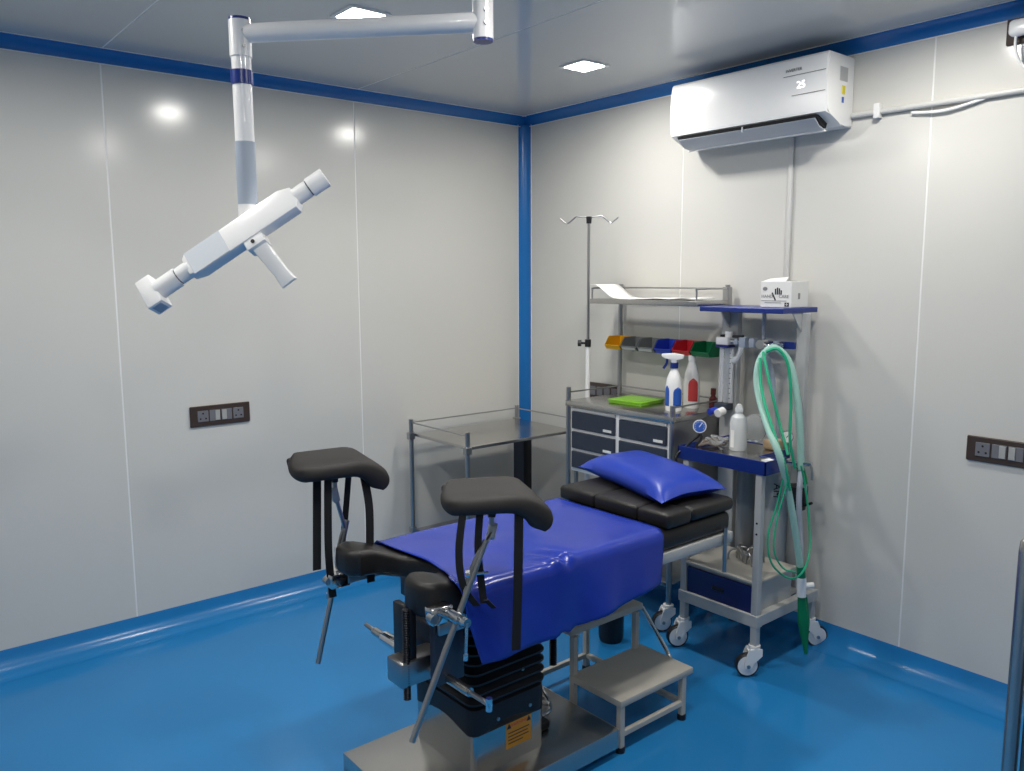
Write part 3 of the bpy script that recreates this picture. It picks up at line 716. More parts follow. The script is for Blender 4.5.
bm = NB(); box(bm, xl + 0.02, xr - 0.05, -1.543, -1.525, 0.055, 0.075, 0.002, 1); obj('back_rail', bm, BEIGE, st)
bm = NB(); tube(bm, [(-0.932, -1.775, 0.345), (-0.930, -1.80, 0.32), (-0.930, -1.90, 0.215), (-0.930, -1.925, 0.18), (-0.934, -1.935, 0.15), (-0.955, -1.935, 0.14)], 0.008, 10); obj('brace_tube', bm, CHROME, st)
bm = NB(); tube(bm, [(-1.03, -1.575, 0.335), (-1.05, -1.575, 0.26), (-1.075, -1.575, 0.20), (-1.085, -1.575, 0.14), (-1.085, -1.575, 0.0095)], 0.009, 10); obj('brace_tube', bm, CHROME, st)

# dark bin on the floor behind the stool
kb = thing('round_bin', (-0.70, -1.405, 0), 'small black round bin on the floor behind the stool', 'bin')
bm = NB(); lathe(bm, [(0.0, 0), (0.05, 0), (0.056, 0.02), (0.060, 0.24), (0.0, 0.24)], (-0.70, -1.405, 0), 24); obj('bin_body', bm, RUBBER, kb)
bm = NB(); lathe(bm, [(0.0, 0.2405), (0.063, 0.2405), (0.063, 0.262), (0.04, 0.285), (0.0, 0.29)], (-0.70, -1.405, 0), 24); obj('lid', bm, RUBBER, kb)

# ------------------------------------------------------------------ casters
def caster(parent, x, y, ang, r=0.046, top=0.125, wm=WHITE):
    d = V((math.cos(ang), math.sin(ang), 0)); s = V((-d.y, d.x, 0)); c = V((x, y, 0)) + d * 0.03
    bm = NB(); cyl(bm, (x, y, top - 0.022), (x, y, top), 0.024, 18)
    for k in (-1, 1):
        M = basis(d, V((0, 0, 1)), V((x, y, 0)) + s * (k * 0.021))
        vs = []
        pts = [(-0.026, top - 0.012), (0.026, top - 0.012), (0.034, top - 0.03), (0.046, r + 0.014), (0.043, r - 0.008), (0.030, r - 0.014), (0.017, r - 0.008), (0.006, r + 0.014), (-0.026, top - 0.04)]
        A = [bm.verts.new(M @ V((p, q, -0.0035))) for p, q in pts]; B = [bm.verts.new(M @ V((p, q, 0.0035))) for p, q in pts]
        bm.faces.new(A[::-1]); bm.faces.new(B)
        for i in range(len(pts)): bm.faces.new((A[i], A[(i + 1) % len(pts)], B[(i + 1) % len(pts)], B[i]))
    box(bm, -0.022, 0.028, -0.024, 0.024, top - 0.032, top - 0.018, 0.003, 1, basis(d, s, V((x, y, 0))))
    fk = obj('caster', bm, wm, parent)
    z = r
    bm = NB(); lathe(bm, [(r * 0.84, -0.013), (r - 0.003, -0.015), (r, -0.010), (r, 0.010), (r - 0.003, 0.015), (r * 0.84, 0.013)], (0, 0, 0), 28, M=basis(d, V((0, 0, 1)), c + V((0, 0, z)))); w_ = obj('tyre', bm, RUBBER, fk)
    bm = NB(); lathe(bm, [(0, -0.0155), (r * 0.3, -0.0155), (r * 0.86, -0.0135), (r * 0.86, 0.0135), (r * 0.3, 0.0155), (0, 0.0155)], (0, 0, 0), 24, M=basis(d, V((0, 0, 1)), c + V((0, 0, z)))); obj('wheel', bm, WHITEP, fk)
    bm = NB(); cyl(bm, c + V((0, 0, z)) - s * 0.0265, c + V((0, 0, z)) + s * 0.0265, 0.008, 12); obj('axle', bm, STEELD, fk)
    return fk

# ------------------------------------------------------------------ glass-fronted posts: drawer cart
dc = thing('drawer_cart', (-0.245, -1.17, 0), 'steel medicine cart with slate drawers and a raised overhead shelf', 'cart')
dx0, dx1, dy0, dy1 = -0.425, -0.045, -0.832, -1.505
for x, y, top in ((dx0, dy0, 1.068), (dx0, dy1, 1.05), (dx1, dy0, 1.585), (dx1, dy1, 1.585)):
    bm = NB(); cyl(bm, (x, y, 0.12), (x, y, top), 0.0125, 16); obj('post', bm, STEELD, dc)
    if top > 1.5:
        bm = NB(); box(bm, x - 0.016, x + 0.016, y - 0.016, y + 0.016, 1.49, 1.575, 0.002, 1); obj('post_clamp', bm, STEELD, dc)
    caster(dc, x, y, math.radians(150 if x < -0.2 else 140))
bm = NB(); box(bm, dx0 - 0.012, dx1 + 0.016, dy1 - 0.012, dy0 + 0.012, 0.972, 1.0, 0.003); obj('worktop', bm, STEEL, dc)
bm = NB(); box(bm, dx0 + 0.004, dx1, dy1 + 0.016, dy0 - 0.016, 0.640, 0.9725, 0.002); db = obj('drawer_housing', bm, WHITEP, dc)
bm = NB(); box(bm, dx0 - 0.0, dx1, dy1, dy0, 0.20, 0.222, 0.003); obj('lower_shelf', bm, STEEL, dc)
bm = NB(); box(bm, dx0 + 0.012, dx1 - 0.01, dy1 + 0.013, dy1 + 0.0155, 0.64, 0.9718); obj('side_panel', bm, STEELD, dc)
# drawers 2 x 3
for c_, (ya_, yb_) in enumerate(((-0.862, -1.158), (-1.186, -1.476))):
    for r_ in range(3):
        z1 = 0.948 - r_ * 0.1015; z0 = z1 - 0.086
        bm = NB(); box(bm, dx0 - 0.008, dx0 + 0.01, yb_, ya_, z0, z1, 0.003, 1); dr = obj('drawer', bm, SLATE, dc)
        bm = NB(); box(bm, dx0 - 0.0105, dx0 - 0.0075, yb_ + 0.018, yb_ + 0.072, z0 + 0.012, z0 + 0.024); obj('label_tag', bm, CARD, dr)
    bm = NB(); box(bm, dx0 - 0.006, dx0 + 0.006, yb_, ya_, 0.951, 0.966, 0.002, 1); obj('lock_strip', bm, LGREY, dc)
# rails round the worktop
for z in (1.042,):
    bm = NB(); tube(bm, [(dx0, dy0, z), (dx1, dy0, z)], 0.004, 8, 1); obj('rail', bm, STEELD, dc)
    bm = NB(); tube(bm, [(dx0, dy1, z), (dx1, dy1, z)], 0.004, 8, 1); obj('rail', bm, STEELD, dc)
    bm = NB(); tube(bm, [(dx1, dy0, z), (dx1, dy1, z)], 0.004, 8, 1); obj('rail', bm, STEELD, dc)
# overhead shelf
ox0, ox1 = -0.29, -0.058
bm = NB(); box(bm, ox0, ox1, -1.522, -0.845, 1.489, 1.514, 0.002); obj('overhead_shelf', bm, STEEL, dc)
for y in (-0.856, -1.512):
    bm = NB(); tube(bm, [(ox0 + 0.006, y, 1.51), (ox0 + 0.006, y, 1.555), (ox0 + 0.02, y, 1.567), (ox1, y, 1.567)], 0.004, 8, 3); obj('shelf_rail', bm, STEELD, dc)
bm = NB(); tube(bm, [(dx1, dy0, 1.567), (dx1, dy1, 1.567)], 0.004, 8, 1); obj('shelf_rail', bm, STEELD, dc)
bm = NB(); box(bm, ox1 - 0.004, ox1 + 0.0, dy1, dy0, 1.29, 1.312, 0.001, 1); obj('bin_rail', bm, STEELD, dc)

# storage bins on the rail
bin_cols = [(YEL, 'yellow'), (GRYB, 'grey'), (GRYB, 'grey'), (BLUB, 'blue'), (REDB, 'red'), (GRNB, 'dark green')]
bl = ['open yellow storage bin hanging from the cart rail', 'open grey storage bin hanging next to the yellow bin', 'open grey storage bin hanging next to the blue bin',
      'open blue storage bin hanging from the cart rail', 'open red storage bin hanging from the cart rail', 'open dark green storage bin hanging from the cart rail']
for k, (m_, cn) in enumerate(bin_cols):
    yc = -0.896 - k * 0.1115; hw = 0.0525
    t = thing('storage_bin', (-0.15, yc, 1.25), bl[k], 'bin', 'storage bins on the cart rail')
    xb, xf = -0.064, -0.178; zb, zt = 1.250, 1.315; f0 = 1.272; th = 0.003
    bm = NB()
    # floor, back, sides (sloped), low front
    box(bm, xf + 0.014, xb, yc - hw + 0.004, yc + hw - 0.004, zb, zb + th)
    box(bm, xb - th, xb, yc - hw, yc + hw, zb, zt)
    for s in (-1, 1):
        y0 = yc + s * hw; y1 = yc + s * (hw - th)
        pts = [(xb, zb), (xf + 0.014, zb), (xf, f0), (xf + 0.03, zt), (xb, zt)]
        A = [bm.verts.new(V((x, y0, z))) for x, z in pts]; B = [bm.verts.new(V((x, y1, z))) for x, z in pts]
        bm.faces.new(A); bm.faces.new(B[::-1])
        for i in range(5): bm.faces.new((A[i], A[(i + 1) % 5], B[(i + 1) % 5], B[i]))
    A = [bm.verts.new(V(p)) for p in ((xf + 0.014, yc - hw, zb), (xf + 0.014, yc + hw, zb), (xf, yc + hw, f0), (xf, yc - hw, f0))]
    B = [bm.verts.new(v.co + V((0.003, 0, 0.001))) for v in A]
    bm.faces.new(A); bm.faces.new(B[::-1])
    for i in range(4): bm.faces.new((A[i], A[(i + 1) % 4], B[(i + 1) % 4], B[i]))
    obj('bin_body', bm, m_, t, smooth=False)
    bm = NB(); box(bm, xf + 0.028, xb, yc - hw - 0.0015, yc - hw + 0.005, zt - 0.004, zt + 0.002, 0.001, 1); box(bm, xf + 0.028, xb, yc + hw - 0.005, yc + hw + 0.0015, zt - 0.004, zt + 0.002, 0.001, 1)
    box(bm, xf - 0.002, xf + 0.004, yc - hw, yc + hw, f0 - 0.004, f0 + 0.002, 0.001, 1); obj('rim', bm, m_, t)
    if cn == 'grey':
        bm = NB(); box(bm, xf + 0.002, xf + 0.0065, yc - hw + 0.01, yc + hw - 0.01, zb + 0.004, f0 - 0.005, 0.0, 1)
        for v in bm.verts: v.co.x += (f0 - v.co.z) * 0.5 - 0.006
        obj('label_slot', bm, LGREY, t)

# paper on the overhead shelf
bm = NB(); n = 24; path = [(-0.80, 1.586), (-0.845, 1.584), (-0.895, 1.556), (-0.95, 1.524), (-1.02, 1.517), (-1.12, 1.518), (-1.22, 1.522), (-1.32, 1.521), (-1.42, 1.526), (-1.46, 1.522)]
P = smooth_path([(0, y, z) for y, z in path], 4); rings = []
for p in P: rings.append([bm.verts.new(V((x + 0.028, p.y + (x + 0.2) * 0.12 - 0.012, p.z + 0.003 * noise.noise(V((x * 20, p.y * 9, 0)))))) for x in (-0.295, -0.25, -0.20, -0.15, -0.11)])
for a, b in zip(rings, rings[1:]):
    for k in range(4): bm.faces.new((a[k], a[k + 1], b[k + 1], b[k]))
pp = obj('paper_sheet', bm, PAPER, ang=180); pp.modifiers.new('thickness', 'SOLIDIFY').thickness = 0.002
tag(pp, 'curled white paper sheet lying on the overhead cart shelf', 'paper')

# items on the worktop
gt = thing('plastic_case', (-0.2, -1.06, 1.0), 'flat lime green plastic case on the cart worktop', 'case')
Mg = Matrix.Translation(V((-0.225, -1.112, 1.0))) @ Matrix.Rotation(math.radians(6), 4, 'Z')
bm = NB(); box(bm, -0.10, 0.10, -0.10, 0.10, 0.0005, 0.014, 0.004, 2, Mg); obj('case_body', bm, LIME, gt)
bm = NB(); box(bm, -0.104, 0.104, -0.104, 0.104, 0.0135, 0.020, 0.003, 2, Mg); gl = obj('case_lid', bm, LIME, gt)
bm = NB(); box(bm, -0.075, 0.075, -0.078, 0.078, 0.0195, 0.0215, 0.001, 1, Mg); obj('raised_panel', bm, LIME, gl)

def bottle(x, y, z, prof, label, lm, cap):
    t = thing('spray_bottle' if cap == 'spray' else 'plastic_bottle', (x, y, z), label, 'bottle', 'bottles on the cart worktop')
    bm = NB(); lathe(bm, [(r, h + z) for r, h in prof], (x, y, 0), 28, sx=0.8); obj('bottle_body', bm, WHITE, t)
    # printed wrap facing the room
    def wrap(a0, a1, h0, h1, m_):
        bm = NB(); G_ = []; n, mm = 12, 8
        for j in range(mm + 1):
            v = j / mm; h = h0 + (h1 - h0) * v
            rr = None
            for (ra, ha_), (rb, hb_) in zip(prof, prof[1:]):
                if ha_ <= h <= hb_ and hb_ > ha_: rr = ra + (rb - ra) * (h - ha_) / (hb_ - ha_)
            wsc = 1.0 if v < 0.7 else math.sqrt(max(0.02, 1 - ((v - 0.7) / 0.3) ** 2))
            row = []
            for i in range(n + 1):
                a = (a0 + a1) / 2 + (a1 - a0) * (i / n - 0.5) * wsc
                row.append(bm.verts.new(V((x + 0.8 * (rr + 0.0009) * math.cos(a), y + (rr + 0.0009) * math.sin(a), z + h))))
            G_.append(row)
        for j in range(mm):
            for i in range(n): bm.faces.new((G_[j][i], G_[j][i + 1], G_[j + 1][i + 1], G_[j + 1][i]))
        o = obj('printed_label', bm, m_, t, ang=180); o.modifiers.new('thickness', 'SOLIDIFY').thickness = 0.0006
    return t, wrap
pf = [(0.0, 0.0), (0.038, 0.0), (0.042, 0.006), (0.042, 0.115), (0.035, 0.155), (0.022, 0.185), (0.016, 0.196), (0.0155, 0.21), (0.0, 0.21)]
sb, wr = bottle(-0.285, -1.395, 1.0005, pf, 'white spray bottle with blue print and trigger nozzle', BLUL, 'spray')
camd = math.atan2(CAM.y + 1.395, CAM.x + 0.285)
wr(camd - 0.15, camd + 1.0, 0.025, 0.115, BLUL); wr(camd - 1.4, camd - 0.65, 0.025, 0.12, BLUL)
bx_, by_, bz_ = -0.285, -1.395, 1.0005
bm = NB(); cyl(bm, (bx_, by_, bz_ + 0.201), (bx_, by_, bz_ + 0.227), 0.019, 18); obj('collar', bm, NAVY, sb)
sd = V((-0.50, 0.86, 0)).normalized(); up = V((0, 0, 1))
bm = NB(); prism(bm, [(-0.045, 0.020), (-0.040, 0.002), (-0.012, -0.004), (-0.012, -0.018), (0.012, -0.018), (0.014, -0.004), (0.046, 0.004), (0.060, 0.014), (0.056, 0.024), (0.0, 0.028)], -0.012, 0.012, 0.003, 2, basis(sd, up, V((bx_, by_, bz_ + 0.243)))); obj('spray_head', bm, WHITE, sb)
bm = NB(); tube(bm, [V((bx_, by_, bz_ + 0.243)) + sd * 0.034, V((bx_, by_, bz_ + 0.222)) + sd * 0.036, V((bx_, by_, bz_ + 0.198)) + sd * 0.05], 0.006, 8); obj('trigger', bm, NAVY, sb)
pf2 = [(0.0, 0.0), (0.038, 0.0), (0.041, 0.006), (0.041, 0.12), (0.035, 0.165), (0.022, 0.205), (0.0165, 0.218), (0.0165, 0.228), (0.0, 0.228)]
rb, wr = bottle(-0.150, -1.392, 1.0005, pf2, 'white bottle with red printed label and plain cap', REDL, 'cap')
camd = math.atan2(CAM.y + 1.392, CAM.x + 0.150); wr(camd - 0.5, camd + 0.75, 0.035, 0.145, REDL)
bm = NB(); cyl(bm, (-0.150, -1.392, 1.2265), (-0.150, -1.392, 1.253), 0.0185, 18); obj('cap', bm, WHITE, rb)
mb = thing('small_bottle', (-0.12, -1.468, 1.0), 'small dark maroon bottle at the end of the cart worktop', 'bottle')
bm = NB(); lathe(bm, [(0, 1.0005), (0.018, 1.0005), (0.019, 1.05), (0.010, 1.062), (0.010, 1.07)], (-0.10, -1.482, 0), 16); obj('bottle_body', bm, MAROON, mb)
bm = NB(); lathe(bm, [(0, 1.0695), (0.013, 1.0695), (0.013, 1.098), (0.0, 1.10)], (-0.10, -1.482, 0), 16); obj('cap', bm, MAROON, mb)

# ------------------------------------------------------------------ IV stand
ivx, ivy = -0.255, -0.798
iv = thing('drip_stand', (ivx, ivy, 0), 'slim drip stand with two hooks behind the drawer cart', 'drip stand')
bm = NB(); cyl(bm, (ivx, ivy, 0.06), (ivx, ivy, 1.262), 0.0125, 16); obj('lower_tube', bm, WHITEP, iv)
bm = NB(); cyl(bm, (ivx, ivy, 1.25), (ivx, ivy, 1.91), 0.0075, 14); obj('upper_rod', bm, STEELD, iv)
bm = NB(); cyl(bm, (ivx, ivy, 1.262), (ivx, ivy, 1.30), 0.016, 16); k_ = obj('collar', bm, RUBBER, iv)
kd = V((-0.62, 0.78, 0)).normalized()
bm = NB(); cyl(bm, V((ivx, ivy, 1.281)), V((ivx, ivy, 1.281)) + kd * 0.04, 0.006, 10); cyl(bm, V((ivx, ivy, 1.281)) + kd * 0.035, V((ivx, ivy, 1.281)) + kd * 0.052, 0.019, 6); obj('knob', bm, RUBBER, k_)
bm = NB(); cyl(bm, (ivx, ivy, 1.895), (ivx, ivy, 1.93), 0.013, 14, 0.015); obj('hook_block', bm, RUBBER, iv)
hd = V((0.55, -0.835, 0))
for s in (-1, 1):
    o = V((ivx, ivy, 1.925)); bm = NB()
    tube(bm, [o, o + hd * s * 0.06 + V((0, 0, 0.006)), o + hd * s * 0.075 + V((0, 0, 0.0)), o + hd * s * 0.105 + V((0, 0, -0.024)), o + hd * s * 0.122 + V((0, 0, -0.025)), o + hd * s * 0.15 + V((0, 0, -0.002))], 0.0035, 8, 4); obj('hook', bm, STEELD, iv)
for k in range(4):
    a = math.radians(45 + 90 * k); e = V((ivx + 0.11 * math.cos(a), ivy + 0.09 * math.sin(a), 0.02))
    bm = NB(); cyl(bm, (ivx, ivy, 0.07), e, 0.009, 10); lg = obj('leg', bm, WHITEP, iv)
    bm = NB(); lathe(bm, [(0, 0), (0.012, 0.0), (0.015, 0.012), (0.012, 0.026), (0, 0.03)], (e.x, e.y, 0), 12); obj('foot_cap', bm, RUBBER, lg)
# dark brown junction plate seen behind the cart rail
soc2 = thing('socket_plate', (0, -0.86, 1.02), 'dark slotted socket plate on the wall behind the cart worktop rail', 'socket', 'dark wall socket plates')
bm = NB(); box(bm, -0.014, 0.0, -0.80, -0.56, 0.945, 1.035, 0.003); obj('plate', bm, SOCKF, soc2)
for k in range(4):
    bm = NB(); box(bm, -0.017, -0.013, -0.785 + k * 0.055, -0.742 + k * 0.055, 0.965, 1.015, 0.001, 1); obj('outlet', bm, SOCKM, soc2)

# ------------------------------------------------------------------ corner instrument trolley (empty steel shelves)
ct = thing('instrument_trolley', (-0.54, -0.36, 0), 'empty steel two-shelf trolley standing in the room corner', 'trolley')
cx0, cx1, cy0, cy1 = -0.915, -0.165, -0.112, -0.625
for x, y in ((cx0, cy0), (cx0, cy1), (cx1, cy0), (cx1, cy1)):
    bm = NB(); cyl(bm, (x, y, 0.12), (x, y, 0.862), 0.0125, 16); obj('post', bm, STEELD, ct)
    caster(ct, x, y, math.radians(200 if y < -0.3 else 170), top=0.122)
    bm = NB(); box(bm, x - 0.02, x + 0.016, y - 0.016, y + 0.016, 0.752, 0.79, 0.002, 1); obj('shelf_bracket', bm, STEELD, ct)
    bm = NB(); box(bm, x - 0.016, x + 0.016, y - 0.016, y + 0.016, 0.23, 0.262, 0.002, 1); obj('shelf_bracket', bm, STEELD, ct)
bm = NB(); box(bm, cx0 + 0.01, cx1 - 0.01, cy1 + 0.008, cy0 - 0.008, 0.770, 0.786, 0.002, 1); obj('shelf', bm, STEELSH, ct)
bm = NB(); box(bm, cx0 + 0.01, cx1 - 0.01, cy1 + 0.008, cy0 - 0.008, 0.235, 0.251, 0.002, 1); obj('shelf', bm, STEELSH, ct)
for a, b in (((cx0, cy0), (cx1, cy0)), ((cx0, cy0), (cx0, cy1)), ((cx1, cy0), (cx1, cy1))):
    bm = NB(); tube(bm, [(a[0], a[1], 0.845), (b[0], b[1], 0.845)], 0.0035, 8, 1); obj('rail', bm, STEELD, ct)
nb = thing('tall_case', (-0.22, -0.22, 0.251), 'tall dark navy case on the lower shelf of the corner trolley', 'case')
bm = NB(); box(bm, -0.255, -0.195, -0.285, -0.185, 0.2515, 0.755, 0.006, 2); obj('case_body', bm, BLACKM, nb)
bm = NB(); box(bm, -0.257, -0.253, -0.28, -0.19, 0.26, 0.745, 0.001, 1); obj('front_panel', bm, SLATE, nb)

# ------------------------------------------------------------------ anaesthesia trolley
tr = thing('anaesthesia_trolley', (-0.30, -1.83, 0), 'grey equipment trolley with navy shelves, drawer and white casters', 'trolley')
tx0, tx1, ty0, ty1 = -0.497, -0.075, -1.652, -2.012
for y in (ty0, ty1):
    bm = NB(); box(bm, tx0 - 0.015, tx0 + 0.015, y - 0.015, y + 0.015, 0.13, 0.862, 0.003, 1); ps = obj('front_post', bm, LGREY, tr)
    if y == ty1:
        for z in (0.60, 0.645):
            bm = NB(); cyl(bm, (tx0 - 0.0165, y, z), (tx0 - 0.0145, y, z), 0.0045, 10); obj('bolt_hole', bm, HOLE, ps)
    bm = NB(); box(bm, tx1 - 0.015, tx1 + 0.015, y - 0.015, y + 0.015, 0.13, 0.262, 0.003, 1); obj('rear_post', bm, LGREY, tr)
for x, y, a in ((tx0, ty0, 150), (tx0, ty1, 143), (tx1, ty1, 325), (tx1, ty0, 150)):
    caster(tr, x, y, math.radians(a), r=0.048, top=0.132)
# lower frame rails
for y in (ty0, ty1):
    bm = NB(); box(bm, tx0 - 0.016, tx1 + 0.016, y - 0.018, y + 0.018, 0.212, 0.258, 0.002, 1); obj('frame_rail', bm, LGREY, tr)
for x in (tx0, tx1):
    bm = NB(); box(bm, x - 0.019, x + 0.019, ty1 - 0.02, ty0 + 0.02, 0.210, 0.260, 0.002, 1); obj('frame_rail', bm, LGREY, tr)
# drawer unit
bm = NB(); box(bm, tx0 + 0.005, -0.215, ty1 + 0.014, ty0 - 0.014, 0.255, 0.384, 0.002, 1); obj('drawer_box', bm, LGREY, tr)
bm = NB(); box(bm, tx0 - 0.006, tx0 + 0.006, ty1 + 0.018, ty0 - 0.018, 0.258, 0.372, 0.002, 1); dd = obj('drawer_front', bm, NAVYD, tr)
bm = NB(); box(bm, tx0 - 0.011, tx0 - 0.005, -1.86, -1.80, 0.305, 0.325, 0.003, 1); obj('handle', bm, BLACKM, dd)
bm = NB(); box(bm, tx0 - 0.012, -0.205, ty1 - 0.004, ty0 + 0.004, 0.3845, 0.398, 0.003, 1); obj('drawer_top', bm, BEIGE, tr)
# middle tray
tray = [(-0.515, -2.043), (-0.375, -2.043), (-0.375, -1.925), (-0.155, -1.925), (-0.155, -1.615), (-0.515, -1.615)]
bm = NB(); prism(bm, tray, 0.868, 0.884, 0); obj('tray_top', bm, STEELSH, tr, smooth=False)
for (x0_, y0_), (x1_, y1_) in zip(tray, tray[1:] + tray[:1]):
    e_ = 0.003
    bm = NB(); box(bm, min(x0_, x1_) - e_, max(x0_, x1_) + e_, min(y0_, y1_) - e_, max(y0_, y1_) + e_, 0.845, 0.901 if x0_ == x1_ == -0.515 or y0_ == y1_ == -2.043 or y0_ == -1.615 else 0.887, 0.001, 1); obj('tray_rim', bm, NAVY, tr)
# rear uprights and top shelf
ux = -0.125
for y, wd in ((-1.592, 0.044), (-1.950, 0.024)):
    bm = NB(); box(bm, ux - 0.016, ux + 0.016, y - wd, y + wd, 0.255, 1.470, 0.003, 1); up_ = obj('upright', bm, LGREY, tr)
    bm = NB(); M = basis((1, 0, 0), (0, 0, 1), V((ux, y, 1.44))); prism(bm, [(-0.02, 0.03), (-0.09, 0.03), (-0.02, -0.05)], -0.003, 0.003, 0, 1, M); obj('shelf_bracket', bm, LGREY, up_)
bm = NB(); box(bm, -0.300, -0.030, -1.957, -1.540, 1.470, 1.492, 0.003, 1); obj('top_shelf', bm, NAVY, tr)
bm = NB(); box(bm, ux - 0.035, ux - 0.018, -1.93, -1.66, 1.315, 1.345, 0.002, 1); obj('cross_bar', bm, NAVY, tr)
bm = NB(); cyl(bm, (-0.15, -1.775, 1.30), (-0.15, -1.775, 1.471), 0.009, 12); obj('hanging_rod', bm, GREYP, tr)

# glove box on the top shelf
gb = thing('glove_box', (-0.17, -1.87, 1.492), 'white card box of gloves printed with a black hand on the navy shelf', 'box')
gx0, gx1, gy0, gy1 = -0.255, -0.055, -1.948, -1.790; gz0, gz1 = 1.4925, 1.602
gx0 = -0.215; gx1 = -0.085
gyl, gyr = -1.795, -1.942
bm = NB(); box(bm, gx0, gx1, gyr, gyl, gz0, gz1, 0.002, 1); obj('carton', bm, CARD, gb)
bm = NB()
vs = [bm.verts.new(V(p)) for p in ((gx0 + 0.002, gyl - 0.01, gz1), (gx0 + 0.002, gyr + 0.03, gz1), (gx0 + 0.04, gyr + 0.04, gz1 + 0.016), (gx0 + 0.04, gyl - 0.02, gz1 + 0.010))]
f = bm.faces.new(vs); r_ = bmesh.ops.extrude_face_region(bm, geom=[f])
for v in r_['geom']:
    if isinstance(v, bmesh.types.BMVert): v.co.z += 0.0015
obj('open_flap', bm, CARD, gb, smooth=False)
bm = NB(); prism(bm, [(0.03 * math.cos(t * .3927), 0.055 * math.sin(t * .3927)) for t in range(16)], gz1 - 0.001, gz1 + 0.0008, 0, 1, Matrix.Translation(V(((gx0 + gx1) / 2, (gyl + gyr) / 2, 0)))); obj('opening', bm, HOLE, gb)
fx = gx0 - 0.0006
def fm(u, z): return V((fx, gyl - u, gz0 + z))       # u measured along the printed front
W_ = gyl - gyr
text_mesh('lettering', 'HAND', 0.019, basis(EX, EZ, fm(0.033, 0.046)), GINK, gb, 0.0004)
text_mesh('lettering', 'CARE', 0.019, basis(EX, EZ, fm(0.112, 0.046)), GINK, gb, 0.0004)
def pbar(u0, z0, u1, z1, wd, m_=INK):
    a, b = fm(u0, z0), fm(u1, z1); d = (b - a).normalized(); s = d.cross(V((-1, 0, 0))) * wd / 2
    bm = NB(); A = [bm.verts.new(p + V((o, 0, 0))) for o in (-0.0006, 0.0008) for p in (a - s, a + s, b + s, b - s)]
    bm.faces.new(A[:4]); bm.faces.new(A[4:][::-1])
    for k in range(4): bm.faces.new((A[k], A[(k + 1) % 4], A[4 + (k + 1) % 4], A[4 + k]))
    return obj('hand_print', bm, m_, gb, smooth=False)
pbar(0.073, 0.030, 0.056, 0.062, 0.006)
for u, zt in ((0.072, 0.078), (0.081, 0.083), (0.090, 0.080), (0.099, 0.072)): pbar(u, 0.054, u, zt, 0.0055)
pbar(0.005, 0.028, 0.125, 0.028, 0.002, GINK); pbar(0.022, 0.020, 0.100, 0.020, 0.0025, GINK)
bm = NB(); prism(bm, [(0.011 * math.cos(t * .3927), 0.008 * math.sin(t * .3927)) for t in range(16)], -0.0006, 0.0008, 0, 1, basis(EX, EZ, fm(0.022, 0.078))); obj('round_mark', bm, GINK, gb)
bm = NB(); box(bm, -0.010, 0.010, -0.008, 0.008, -0.0006, 0.0006, 0, 1, basis(EX, EZ, fm(0.127, 0.013))); sq = obj('square_mark', bm, INK, gb)
bm = NB(); box(bm, -0.006, 0.006, -0.0015, 0.0015, 0.0, 0.001, 0, 1, basis(EX, EZ, fm(0.127, 0.013))); box(bm, -0.0015, 0.0015, -0.006, 0.006, 0.0, 0.001, 0, 1, basis(EX, EZ, fm(0.127, 0.013))); obj('plus_mark', bm, CARD, sq)
bm = NB(); box(bm, gx0 + 0.05, gx0 + 0.065, gyr - 0.0008, gyr + 0.001, gz0 + 0.035, gz0 + 0.06); obj('side_print', bm, GINK, gb)

# flow meter on the left upright
fmx = -0.185
ft = thing('flow_meter', (fmx, -1.596, 1.0), 'clear twin-tube gas flow meter fixed to the trolley upright', 'flow meter')
bm = NB(); box(bm, fmx - 0.02, -0.148, -1.628, -1.564, 1.318, 1.352, 0.003); obj('top_block', bm, WHITEP, ft)
bm = NB(); box(bm, fmx - 0.0215, -0.147, -1.630, -1.562, 1.305, 1.318, 0.002); obj('dark_band', bm, NAVYD, ft)
bm = NB(); box(bm, fmx - 0.02, -0.148, -1.628, -1.564, 1.02, 1.05, 0.003); obj('bottom_block', bm, SLATE, ft)
bm = NB(); box(bm, -0.160, -0.148, -1.626, -1.566, 1.05, 1.306, 0.001, 1); obj('back_plate', bm, WHITEP, ft)
for y in (-1.582, -1.610):
    bm = NB(); cyl(bm, (-0.180, y, 1.05), (-0.180, y, 1.305), 0.011, 16); tb_ = obj('glass_tube', bm, GLASS, ft)
    bm = NB()
    for k in range(10): box(bm, -0.1612, -0.1596, y - 0.007, y + 0.003, 1.07 + k * 0.023, 1.0722 + k * 0.023)
    obj('scale_marks', bm, INK, tb_)
bm = NB(); cyl(bm, (-0.175, -1.613, 1.352), (-0.175, -1.613, 1.378), 0.017, 18); obj('white_cap', bm, WHITE, ft)
bm = NB(); cyl(bm, (-0.175, -1.580, 1.352), (-0.175, -1.580, 1.362), 0.012, 14); obj('dark_cap', bm, RUBBER, ft)
bm = NB(); cyl(bm, (-0.20, -1.576, 1.018), (-0.245, -1.570, 1.012), 0.015, 14); obj('blue_knob', bm, BLUB, ft)
bm = NB(); cyl(bm, (-0.20, -1.612, 1.018), (-0.24, -1.610, 1.010), 0.019, 14); obj('white_knob', bm, WHITE, ft)
